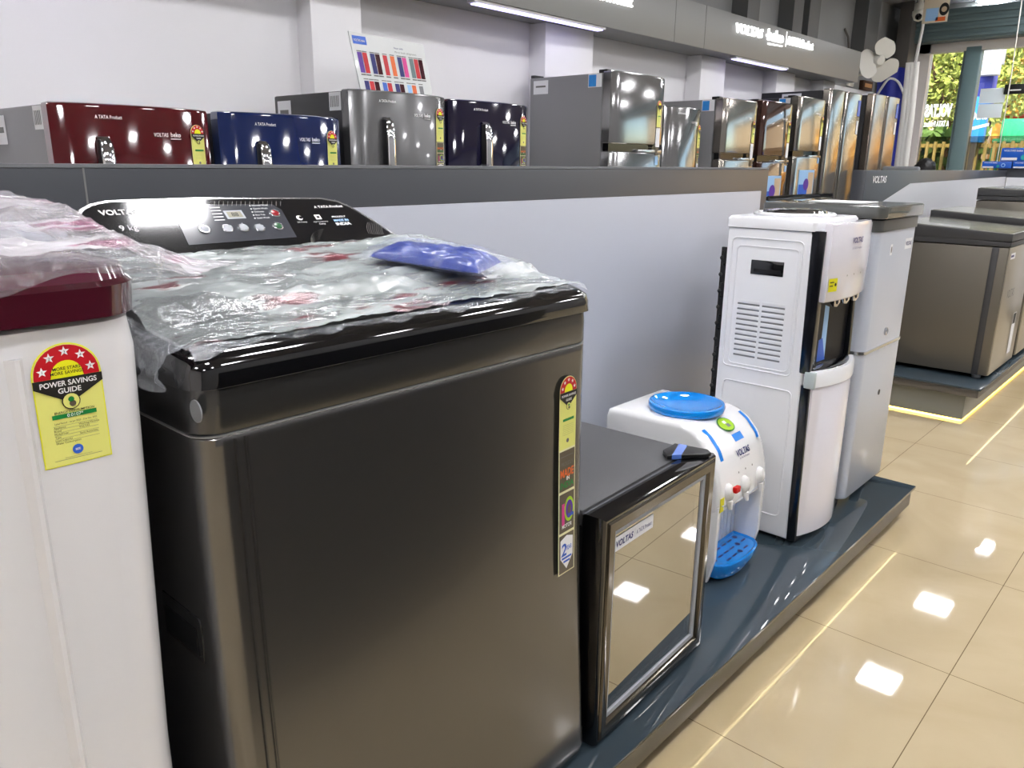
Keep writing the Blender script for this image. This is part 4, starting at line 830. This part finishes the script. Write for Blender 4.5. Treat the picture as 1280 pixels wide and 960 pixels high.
# ------------------------------------------------------------------ pale grey deep freezer with dark lid at the podium end
def pale_freezer():
    t = thing('deep_freezer', 'pale grey upright deep freezer with a dark lid at the podium end', 'freezer', (-1.1, 2.78, .12))
    x0, x1, y0, y1 = -1.19, -.818, 2.575, 2.958
    S = lambda i, z, r=.03: rr(x0 + i, x1 - i, y0 + i, y1 - i, r, z)
    MB().loft([S(.004, .150), S(0, .156), S(0, .655)], 'freezer_grey').build('lower_body', t)
    MB().loft([S(0, .665), S(0, 1.045)], 'freezer_grey').build('upper_body', t)
    MB().loft([S(-.003, .655), S(-.003, .665)], 'silver').build('middle_trim', t, 'bright trim line')
    MB().loft([S(-.004, 1.045), S(-.004, 1.08)], 'freezer_trim').build('rim', t)
    MB().loft([S(-.012, 1.085), S(-.014, 1.09), S(-.014, 1.118), S(-.010, 1.122)], 'freezer_lid').build('lid', t, 'dark glossy lid')
    MB().box(-1.1, -.92, 2.7, 2.85, 1.122, 1.126, 'paper_white', .002).build('lid_card', t)
    MB().lathe([(.013, 0), (.013, .006), (.008, .008), (.008, .004), (0, .004)], (x1, 2.765, .708), 'silver', ax=(1, 0, 0)).build('lock', t)
    MB().lathe([(.010, 0), (.010, .001), (0, .001)], (x1, 2.79, .49), 'ink_black', ax=(1, 0, 0)).build('drain_hole', t)
    F = Fr((x1, 2.845, .975), (0, 1, 0), (0, 0, 1), .0006); MB().rect(F, 0, .07, 0, .035, 'paper_white', 1).text('VOLTAS', F, .005, .012, .018, 'ink_blue', 2, fit=.058, bold=.03).build('brand_label', t)
    F = Fr((x1, 2.70, .965), (0, 1, 0), (0, 0, 1), .0006); MB().rect(F, 0, .02, 0, .035, 'paper_white', 1).disc(F, .01, .018, .006, 'ink_grey', 2, n=8, ry=.011).build('small_label', t)
    for sx in (-1.14, -.87):
        for sy in (2.62, 2.91): MB().lathe([(.018, 0), (.018, .035)], (sx, sy, .12), 'satin_black', n=10).build('foot', t)
pale_freezer()

# ------------------------------------------------------------------ chest freezers on the second podium
def chest(label, x0, x1, y0, y1, zt, rise, group='brown grey chest freezers', door=True):
    x0, x1, y0, y1, zt, zb = x0 * .93, x1 * .93, y0 * .93, y1 * .93, 1.24 - (1.24 - zt) * .93, .225
    t = thing('chest_freezer', label, 'freezer', ((x0 + x1) / 2, (y0 + y1) / 2, .20), group)
    MB().box(x0, x1 - .004, y0 + .004, y1 - .004, zb, zt - .07, 'chest_side', .006).build('body', t)
    MB().box(x0 + .02, x1, y0 + .02, y1 - .02, zb, zt - .07, 'chest_front', .004).build('front_panel', t, 'pale metallic front')
    MB().box(x1 - .075, x1 - .045, y0 - .001, y0 + .01, zb, zt - .07, 'chest_trim', .003).build('corner_trim', t, 'dark corner strip')
    MB().prism([(x0, zt - .066), (x1 + .002, zt - .066), (x1 + .002, zt - .045), (x0, zt - .045 + rise * .5)], lambda p, a: Vector((p[0], a, p[1])), y0, y1, 'chest_trim', .002).build('rim', t)
    MB().prism([(x0, zt - .040), (x1 + .004, zt - .040), (x1 + .004, zt - .004), (x0, zt - .004 + rise)], lambda p, a: Vector((p[0], a, p[1])), y0 - .002, y1 + .002, 'chest_trim', .003).build('lid', t, 'dark lid edge')
    MB().prism([(x0 + .01, zt - .006 + rise), (x1 - .004, zt - .006), (x1 - .004, zt - .001), (x0 + .01, zt - .001 + rise)], lambda p, a: Vector((p[0], a, p[1])), y0 + .006, y1 - .006, 'chest_top').build('lid_top', t, 'pale glossy lid top')
    F = Fr((x1 + .0005, y0, 0), (0, 1, 0), (0, 0, 1), .0006)
    MB().rect(F, .05, .15, zt - .13, zt - .10, 'paper_white', 1).rect(F, .055, .12, zt - .12, zt - .11, 'ink_blue', 2).build('brand_label', t)
    m = MB(); m.text('VOLTAS', F, .12, zt - .33, .06, 'ink_grey', 1, fit=.16); m.build('lettering', t)
    MB().rect(F, .38, .46, .28, .50, 'paper_white', 1).rect(F, .39, .45, .44, .495, 'ink_black', 2).build('energy_label', t)
    for sx in (x0 + .06, x1 - .06):
        for sy in (y0 + .06, y1 - .06): MB().lathe([(.02, 0), (.024, .03)], (sx, sy, .20), 'light_grey', n=10).build('foot', t)
chest('brown grey chest freezer nearest the walkway on the dark podium', -1.44, -.866, 4.79, 5.42, .914, .03)
chest('middle brown grey chest freezer on the dark podium, its dark lid edge showing', -1.45, -.866, 5.47, 6.12, .955, .03)
chest('farthest and tallest chest freezer on the dark podium, its dark lid above the others', -1.37, -.866, 6.2, 7.2, 1.10, .01)
t = thing('chest_freezer', 'dark grey chest freezer with a glass lid behind the pale grey deep freezer', 'freezer', (-1.85, 4.0, 0))
MB().box(-2.15, -1.62, 3.6, 4.35, .03, 1.02, 'slate', .01).build('body', t); MB().box(-2.16, -1.60, 3.58, 4.37, 1.025, 1.07, 'satin_black', .012).build('lid_frame', t); MB().box(-2.1, -1.66, 3.64, 4.31, 1.068, 1.074, 'lid_glass').build('lid_glass', t)
MB().tube([(-1.66, 3.6, 1.09), (-1.66, 4.36, 1.09)], .012, 'gloss_black').build('lid_handle', t)
for sx in (-2.1, -1.67):
    for sy in (3.65, 4.3): MB().lathe([(.025, 0), (.025, .035)], (sx, sy, 0), 'satin_black', n=10).build('foot', t)

# ------------------------------------------------------------------ refrigerators along the back wall
XD = -2.85
def door_plan(y0, y1, xf, d, bow, ins=0, n=14, r=.012):
    hw = (y1 - y0) / 2; yc = (y0 + y1) / 2; pts = []
    for k in range(n + 1):
        u = -1 + 2 * k / n; pts.append((xf - bow * u * u - ins - (.01 if abs(u) == 1 else 0), yc + u * (hw - ins)))
    return [(xf - d - bow, y1 - ins), (xf - d - bow, y0 + ins)] + pts
def door(y0, y1, z0, z1, xf, d, bow, mt):
    S = lambda ins, z: [Vector((x, y, z)) for x, y in door_plan(y0, y1, xf, d, bow, ins)]
    return MB().loft([S(.004, z0), S(0, z0 + .005), S(0, z1 - .012), S(.003, z1 - .004), S(.010, z1)], mt)
def dfr(y0, y1, xf, bow, y, z, e=.0012):
    hw = (y1 - y0) / 2; u = (y - (y0 + y1) / 2) / hw
    return Fr((xf - bow * u * u + .0015, y, z), (-2 * bow * u / hw, 1, 0), (0, 0, 1), e)
def names(t, y0, y1, zt, xf, bow, tata=True, dz=.09):
    W = y1 - y0
    if tata: MB().text('A TATA Product', dfr(y0, y1, xf, bow, y0 + W * .24, zt - .040), 0, -.008, .016, 'ink_white', 1, fit=W * .155, bold=.012).build('strap_lettering', t)
    m = MB(); F = dfr(y0, y1, xf, bow, y0 + W * .585, zt - dz); m.text('VOLTAS', F, 0, -.010, .018, 'ink_white', 1, fit=W * .095, bold=.012, shear=.1).text('beko', F, W * .112, -.010, .022, 'ink_white', 1, fit=W * .068, bold=.02).rect(F, W * .11, W * .18, -.018, -.015, 'ink_white', 1); m.build('brand_lettering', t)
def single(label, y0, y1, zt, mt, side, xb=-3.48, bow=.035, handle=.24, hz=.09, hl=.42, labels=True, lab_dz=.05):
    t = thing('refrigerator', label, 'refrigerator', (-3.15, (y0 + y1) / 2, .12), 'single door refrigerators behind the low partition')
    MB().box(xb, XD - .10, y0 + .006, y1 - .006, .15, zt - .006, side, .008).build('cabinet', t)
    door(y0, y1, .33, zt, XD, .06, bow, mt).build('door', t)
    MB().box(xb + .02, XD - .05, y0 + .01, y1 - .01, .15, .32, side, .01).build('base_drawer', t)
    W = y1 - y0; yh = y0 + W * handle; F = dfr(y0, y1, XD, bow, yh, zt)
    m = MB(); x = F.o.x
    pts = [Vector((x + .004, yh, zt - hz)), Vector((x + .028, yh, zt - hz - .025)), Vector((x + .036, yh, zt - hz - .1)), Vector((x + .036, yh, zt - hz - hl + .1)), Vector((x + .028, yh, zt - hz - hl + .02)), Vector((x + .004, yh, zt - hz - hl))]
    secs = [[p + Vector((.009 * math.cos(a), .021 * math.sin(a), 0)) for a in [2 * PI * k / 12 for k in range(12)]] for p in pts]
    m.loft(secs, 'chrome').build('handle', t, 'chrome bar handle')
    m = MB().box(x - .0, x + .03, yh - .024, yh - .016, zt - hz - .2, zt - hz - .01, 'satin_black', .003); m.build('handle_mount', t)
    names(t, y0, y1, zt, XD, bow)
    F = dfr(y0, y1, XD, bow, y1 - .085, zt - lab_dz - .155); m = MB(); star_label(m, F, .055, .15, 1)
    F2 = dfr(y0, y1, XD, bow, y1 - .085, zt - lab_dz - .30); badge_column(m, F2, .055, .143); m.build('energy_label', t)
    if labels:
        Fs = Fr((xb, y0 + .0055, zt), (1, 0, 0), (0, 0, 1), .001); MB().rect(Fs, .03, .14, -.13, -.03, 'paper_white').rect(Fs, .05, .12, -.09, -.07, 'ink_grey', 2).build('paper_label', t); m = MB().rect(Fs, .44, .525, -.085, -.01, 'paper_white')
        for k in range(6): m.rect(Fs, .45 + k * .011, .455 + k * .011, -.07, -.025, 'ink_grey', 2)
        m.build('barcode_label', t)
    for sx in (xb + .06, XD - .12):
        for sy in (y0 + .06, y1 - .06): MB().lathe([(.018, 0), (.018, .035)], (sx, sy, .12), 'satin_black', n=8).build('foot', t)
    return t
single('dark red single door refrigerator, leftmost of the back row', .965, 1.505, 1.415, 'red_door', 'steel_side', handle=.27, hz=.105)
single('royal blue single door refrigerator right of the dark red one', 1.545, 2.09, 1.415, 'blue_door', 'dark_side', handle=.28, hz=.105, labels=False)
single('matt grey single door refrigerator with a colour chart standing on top', 2.145, 2.70, 1.535, 'grey_door', 'dark_side', handle=.30, hz=.11)
single('dark violet single door refrigerator right of the matt grey one', 2.72, 3.29, 1.53, 'purple_door', 'dark_side', handle=.36, hz=.10, labels=False)
single('plain steel single door refrigerator right of the largest double door one', 4.63, 5.10, 1.605, 'steel_door', 'steel_side', handle=.02, hz=.4, hl=.2, labels=False, lab_dz=.10)
def double(label, y0, y1, zt, zs, mt, side, xb=-3.5, bow=.012, blue=True, lower_poster=False):
    t = thing('refrigerator', label, 'refrigerator', (-3.15, (y0 + y1) / 2, .12), 'double door refrigerators behind the low partition'); W = y1 - y0
    MB().box(xb, XD - .085, y0 + .004, y1 - .004, .15, zt - .012, side, .006).build('cabinet', t)
    door(y0, y1, zs + .022, zt, XD, .065, bow, mt).build('freezer_door', t); d = door(y0, y1, .2, zs - .022, XD, .065, bow, mt).build('fridge_door', t)
    MB().box(XD - .07, XD - .03, y0 + .01, y1 - .01, zs - .022, zs + .022, 'gloss_black').build('door_gap', t)
    MB().box(XD - .03, XD - .004, y0 + W * .5, y1 - .02, zs - .034, zs - .008, 'silver', .004).build('grip', t)
    MB().box(xb, xb + .03, y0 + .01, y1 - .01, zt - .012, zt + .006, 'satin_black', .003).build('rear_cap', t); MB().box(XD - .12, XD - .06, y0 + .01, y0 + .06, zt - .012, zt + .008, 'satin_black', .004).build('hinge_cap', t)
    names(t, y0, y1, zt, XD, bow, False, .12)
    F = dfr(y0, y1, XD, bow, y1 - .10, zt - .30); m = MB(); star_label(m, F, .05, .16, 0)
    F = dfr(y0, y1, XD, bow, y1 - .10, zt - .42); m.rect(F, 0, .05, 0, .115, 'paper_white'); m.rect(F, .005, .045, -.05, -.005, 'st_brown').rect(F, .005, .045, -.11, -.06, 'st_lblue'); m.build('energy_label', t)
    Fs = Fr((xb, y0 + .0035, zt), (1, 0, 0), (0, 0, 1), .001); m = MB().rect(Fs, .03, .15, -.11, -.03, 'paper_white')
    m.rect(Fs, .05, .13, -.07, -.06, 'ink_grey', 2)
    m.build('paper_label', t)
    if blue: MB().rect(Fs, .46, .56, -.09, -.015, 'paper_white').rect(Fs, .465, .52, -.085, -.02, 'label_blue', 2).build('blue_label', t)
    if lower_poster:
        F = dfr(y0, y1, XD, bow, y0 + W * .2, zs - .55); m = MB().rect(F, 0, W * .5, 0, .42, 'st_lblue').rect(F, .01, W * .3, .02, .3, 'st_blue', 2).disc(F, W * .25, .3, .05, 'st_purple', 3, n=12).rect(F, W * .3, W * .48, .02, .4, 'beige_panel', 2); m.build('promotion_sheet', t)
    for sx in (xb + .06, XD - .12):
        for sy in (y0 + .06, y1 - .06): MB().lathe([(.018, 0), (.018, .035)], (sx, sy, .12), 'satin_black', n=8).build('foot', t)
double('largest grey double door refrigerator in the middle of the back row', 4.0, 4.58, 1.765, 1.335, 'steel_door', 'steel_side')
double('steel double door refrigerator left of the brown one', 5.36, 5.90, 1.70, 1.30, 'steel_door_warm', 'steel_side')
double('glossy brown double door refrigerator with mirrored street colours', 5.97, 6.53, 1.72, 1.29, 'brown_door', 'dark_side', lower_poster=True)
double('steel double door refrigerator between the brown one and the tall side by side one', 6.62, 7.19, 1.79, 1.335, 'steel_door_warm', 'dark_side', lower_poster=True)
def sbs(label, y0, y1, zt, ys, mt, xb=-3.5):
    t = thing('refrigerator', label, 'refrigerator', (-3.15, (y0 + y1) / 2, .12), 'side by side refrigerators at the far end')
    MB().box(xb, XD - .085, y0 + .004, y1 - .004, .15, zt - .012, 'dark_side', .006).build('cabinet', t)
    for a, b in ((y0, ys - .012), (ys + .012, y1)): door(a, b, .17, zt, XD, .065, .008, mt).build('door', t)
    MB().box(XD - .07, XD - .02, ys - .014, ys + .014, .6, zt - .45, 'gloss_black').build('grip_channel', t)
    Fs = Fr((xb, y0 + .0035, zt), (1, 0, 0), (0, 0, 1), .001); MB().rect(Fs, .2, .38, -.09, -.03, 'paper_white').rect(Fs, .22, .36, -.07, -.05, 'ink_grey', 2).build('paper_label', t)
    F = dfr(ys, y1, XD, .008, y1 - .12, zt - .36); MB().rect(F, 0, .07, .16, .3, 'st_blue').rect(F, .01, .06, 0, .12, 'paper_white').build('energy_label', t)
    for sx in (xb + .06, XD - .12):
        for sy in (y0 + .06, y1 - .06): MB().lathe([(.018, 0), (.018, .035)], (sx, sy, .12), 'satin_black', n=8).build('foot', t)
sbs('tall side by side steel refrigerator right of the brown one', 7.24, 8.02, 1.89, 7.60, 'steel_door_warm')
sbs('golden steel side by side refrigerator at the far end of the back row', 8.32, 9.10, 1.92, 8.70, 'gold_steel')

# colour chart standing on the matt grey refrigerator
t = thing('display_card', 'white colour chart card with small refrigerator pictures standing on the grey refrigerator', 'card', (-3.16, 2.53, 1.53))
tl, tr, bl_, br_ = atx(427, 40, -3.2), atx(520, 54, -3.2), atx(437, 112, -3.14), atx(524, 110, -3.14); z0 = 1.532
W_ = tr.y - tl.y; H_ = 1.80 - z0; F = Fr((-3.12, tl.y + .04, z0), (0, 1, 0), (-.14, -.12, 1), .0012)
m = MB(); v8 = [F.p(0, 0, -5), F.p(W_, 0, -5), F.p(W_, H_, -5), F.p(0, H_ + .012, -5), F.p(0, 0, 0), F.p(W_, 0, 0), F.p(W_, H_, 0), F.p(0, H_ + .012, 0)]
m.add(v8, [(3, 2, 1, 0), (4, 5, 6, 7), (0, 1, 5, 4), (1, 2, 6, 5), (2, 3, 7, 6), (3, 0, 4, 7)], 'poster_white'); m.build('card', t)
m = MB(); m.rect(F, .012, .09, H_ - .04, H_ - .004, 'st_blue', 1).text('VOLTAS beko', F, .016, H_ - .028, .014, 'ink_white', 2, fit=.065, bold=.02)
m.text('Now with', F, .25, H_ - .04, .014, 'ink_blue', 1).text('Mirror finish refrigerators', F, .25, H_ - .058, .013, 'ink_grey', 1)
cols = ['st_purple', 'st_red', 'ink_blue', 'maroon', 'st_red', 'st_orange', 'ink_blue', 'st_pink', 'shutter', 'st_red', 'maroon']
x = .022
for k, c in enumerate(cols):
    m.rect(F, x, x + .026, H_ - .165, H_ - .075, c, 1).rect(F, x - .001, x + .027, H_ - .072, H_ - .068, 'ink_grey', 1); m.rect(F, x - .001, x + .027, H_ - .176, H_ - .170, 'ink_grey', 1); x += .030 + (.014 if k in (1, 3, 4, 5, 7) else 0)
x = .03
for k, c in enumerate(['ink_blue', 'st_red', 'maroon', 'st_blue', 'st_red', 'ink_blue', 'maroon', 'st_lblue', 'st_orange', 'mid_grey']):
    m.rect(F, x, x + .026, .0, H_ - .20, c, 1).rect(F, x - .001, x + .027, H_ - .194, H_ - .190, 'ink_grey', 1); x += .030 + (.016 if k in (2, 4, 6, 8) else 0)
m.build('printed_pictures', t)
MB().prism([(0, 0), (.07, 0), (.0, .12)], lambda p, a: F.p(W_ * .5, 0, -5) + Vector((-.001 - p[0] - p[1] * .14, a, p[1])), -.02, .02, 'poster_white').build('rear_stand', t)

# ------------------------------------------------------------------ fan, banner, picture near the corner
c = atx(1099, 76, -3.3)
t = thing('wall_fan', 'white wall fan with broad blades near the far corner', 'fan', (-3.6, c.y, c.z))
ax = Vector((.75, -.62, -.2)).normalized(); u = ax.orthogonal().normalized(); v = ax.cross(u)
MB().tube([(-3.6, c.y, c.z - .12), (-3.45, c.y, c.z - .12), c - ax * .12], .03, 'fan_white').box(-3.6, -3.57, c.y - .08, c.y + .08, c.z - .25, c.z, 'fan_white', .01).build('wall_arm', t)
MB().lathe([(.0, -.16), (.07, -.15), (.09, -.08), (.07, 0), (.04, .03), (0, .035)], c, 'fan_white', ax=ax).build('motor', t)
for k in range(3):
    a = math.radians(40 + 120 * k); d = u * math.cos(a) + v * math.sin(a); e = ax.cross(d); m = MB(); vs = []
    for i in range(9):
        r = .05 + .18 * i / 8; wv = .05 + .10 * math.sin(PI * (.15 + .75 * i / 8))
        for s in (-1, 1):
            for h in (0, .006): vs.append(c + d * r + e * (s * wv) + ax * (s * .035 + h))
    fs = []
    for i in range(8): b = 4 * i; fs += [(b, b + 2, b + 6, b + 4), (b + 1, b + 5, b + 7, b + 3), (b, b + 4, b + 5, b + 1), (b + 2, b + 3, b + 7, b + 6)]
    fs += [(0, 1, 3, 2), (32, 34, 35, 33)]; m.add(vs, fs, 'fan_white').build('blade', t)
t = thing('cloth_banner', 'blue cloth banner with a white arc hanging in the far corner', 'banner', (-3.4, 10.45, 1.2))
def bn(a, b):
    return Vector((-3.40 + (a - .5) * .36 * (1 - .15 * b), 10.45 + .015 * math.sin(a * 12), 2.40 - b * 1.1 - .10 * abs(a - .4)))
q = grid_sheet(bn, 24, 12, 'banner_blue'); m = MB(); m.add(q.v, q.f, 'banner_blue'); m.add([p + Vector((0, .012, 0)) for p in q.v], q.f, 'banner_blue'); m.build('cloth', t, sharp=180, fix=False)
MB().tube([bn(k / 14, .13 + .16 * (2 * k / 14 - 1) ** 2) - Vector((0, .010, 0)) for k in range(15)], .014, 'ink_white', 6).build('arc_stripe', t)
MB().tube([(-3.595, 10.46, 2.38), (-3.2, 10.46, 2.38)], .010, 'dark_pole').build('hanging_rod', t)
a = atx(1079, 100, -3.56); b = atx(1089, 114, -3.56); m = MB().box(-3.60, -3.55, a.y, b.y, b.z, a.z, 'trunk', .004).box(-3.551, -3.545, a.y + .04, b.y - .04, b.z + .03, a.z - .03, 'frame_orange'); tag(m.build('framed_picture'), 'small framed orange picture on the wall beside the blue banner', 'picture')
tag(MB().tube([atx(1056, 36, -3.58), atx(1060, 46, -3.56), atx(1061, 62, -3.58), Vector((-3.6, atx(1061, 62, -3.58).y, 2.36))], .012, 'dark_pole', 6).build('loose_cable'), 'thin loose cable curving above the signboard', 'cable')

# ------------------------------------------------------------------ behind and on the second partition
def box_(px0, py0, px1, py1, Y, dep, label):
    a = aty(px0, py0, Y); b = aty(px1, py1, Y); t = thing('carton', label, 'box', ((a.x + b.x) / 2, Y + dep / 2, b.z), 'blue cartons on the cross partition')
    MB().box(a.x, b.x, Y, Y + dep, b.z, a.z, 'box_blue', .003).build('box', t); F = Fr((a.x, Y - .0005, b.z), (1, 0, 0), (0, 0, 1), .0008); w_ = b.x - a.x; h_ = a.z - b.z
    MB().text('VOLTAS beko', F, w_ * .06, h_ * .76, h_ * .16, 'ink_white', 1, fit=w_ * .45, bold=.03).disc(F, w_ * .72, h_ * .45, h_ * .28, 'st_lblue', 1, n=16).disc(F, w_ * .72, h_ * .45, h_ * .18, 'box_blue', 2, n=16).disc(F, w_ * .55, h_ * .3, h_ * .2, 'box_teal', 3, n=12).rect(F, w_ * .03, w_ * .4, h_ * .08, h_ * .28, 'st_lblue', 1).build('print', t)
    return t
zc = 1.235
a = aty(1229, 206, 7.72)
for i, (x0, z0, w_, lab) in enumerate(((a.x, zc, .215, 'blue carton on the cross partition, lower left of the three'), (a.x + .222, zc, .215, 'blue carton on the cross partition at the right edge, lower right of the three'), (a.x + .125, zc + .056, .3, 'blue carton lying on top of the two lower ones'))):
    p = Vector((x0, 7.66, z0)); h_ = .055 if i < 2 else .105
    t = thing('carton', lab, 'box', (x0 + w_ / 2, 7.74, z0), 'blue cartons on the cross partition')
    MB().box(x0, x0 + w_, 7.68, 7.82, z0 + .0005, z0 + h_, 'box_blue', .003).build('box', t); F = Fr((x0, 7.6795, z0), (1, 0, 0), (0, 0, 1), .0008)
    MB().text('VOLTAS beko', F, w_ * .06, h_ * .74, h_ * .18, 'ink_white', 1, fit=w_ * .45, bold=.03).disc(F, w_ * .72, h_ * .45, h_ * .28, 'st_lblue', 1, n=16).disc(F, w_ * .72, h_ * .45, h_ * .18, 'box_blue', 2, n=16).disc(F, w_ * .55, h_ * .3, h_ * .2, 'box_teal', 3, n=12).rect(F, w_ * .03, w_ * .4, h_ * .08, h_ * .28, 'paper_white', 1).build('print', t)
# person seated behind the partition: only the dark hair shows
def person():
    hp = aty(1156, 213, 9.4)
    t = thing('person', 'person with black hair seated behind the white lettered partition, only the hair showing', 'person', (hp.x, 9.4, 0))
    h = hp.z - .03; c = Vector((hp.x, 9.4, h))
    V = [((0, 0, -.62), .14), ((0, .0, -.38), .15), ((0, 0, -.2), .13), ((0, 0, -.13), .06), ((0, -.01, -.02), .095), ((0, -.01, .05), .09),
         ((-.17, 0, -.2), .055), ((-.22, -.05, -.45), .045), ((-.12, -.25, -.5), .035), ((-.08, -.33, -.5), .03),
         ((.17, 0, -.2), .055), ((.22, -.05, -.45), .045), ((.12, -.25, -.5), .035), ((.08, -.33, -.5), .03),
         ((-.1, -.35, -.64), .07), ((-.1, -.38, -1.05 + (1.24 - h) * 0), .045), ((.1, -.35, -.64), .07), ((.1, -.38, -1.05), .045), ((-.1, -.5, -h + .04), .035), ((.1, -.5, -h + .04), .035)]
    E_ = [(0, 1), (1, 2), (2, 3), (3, 4), (4, 5), (2, 6), (6, 7), (7, 8), (8, 9), (2, 10), (10, 11), (11, 12), (12, 13), (0, 14), (14, 15), (0, 16), (16, 17), (15, 18), (17, 19)]
    me = bpy.data.meshes.new('body'); me.from_pydata([Vector(v[0]) + c - t.location for v in V], E_, []); ob = bpy.data.objects.new('body', me); COL.objects.link(ob); ob.parent = t
    md = ob.modifiers.new('s', 'SKIN'); 
    for i, v in enumerate(V): me.skin_vertices[0].data[i].radius = (v[1], v[1])
    me.skin_vertices[0].data[0].use_root = True; ob.modifiers.new('u', 'SUBSURF').levels = 1; me.materials.append(MATS['shirt'])
    m = MB(); bm = bmesh.new(); bmesh.ops.create_icosphere(bm, subdivisions=4, radius=.115)
    for v in bm.verts:
        d = v.co.normalized(); v.co = c + Vector((d.x * .105, d.y * .115 + .0, d.z * .125 + .03)) + d * noise.fractal(d * 6, 1, 2, 3) * .012
    for v in [v for v in bm.verts if v.co.y < c.y - .05 and v.co.z < c.z + .02]: bm.verts.remove(v)
    m.bm(bm, 'hair'); m.build('hair', t, 'short black hair', sharp=180)
    m = MB(); m.lathe([(.0, -.11), (.05, -.1), (.075, -.05), (.08, .02), (.06, .06), (0, .07)], c + Vector((0, -.02, 0)), 'skin'); m.build('face', t)
person()
hp = aty(1126, 212, 8.3)
t = thing('chair', 'grey chair with a rounded back behind the white lettered partition', 'chair', (hp.x, 8.3, 0))
MB().box(hp.x - .17, hp.x + .17, 8.28, 8.33, .75, hp.z + .03, 'mid_grey', .04, 5).build('backrest', t); MB().box(hp.x - .2, hp.x + .2, 7.9, 8.3, .44, .5, 'mid_grey', .02).build('seat', t)
for sx in (-.17, .17):
    for sy in (7.94, 8.3): MB().tube([(hp.x + sx, sy, 0), (hp.x + sx, sy, .78 if sy > 8 else .46)], .014, 'satin_black', 8).build('leg', t)
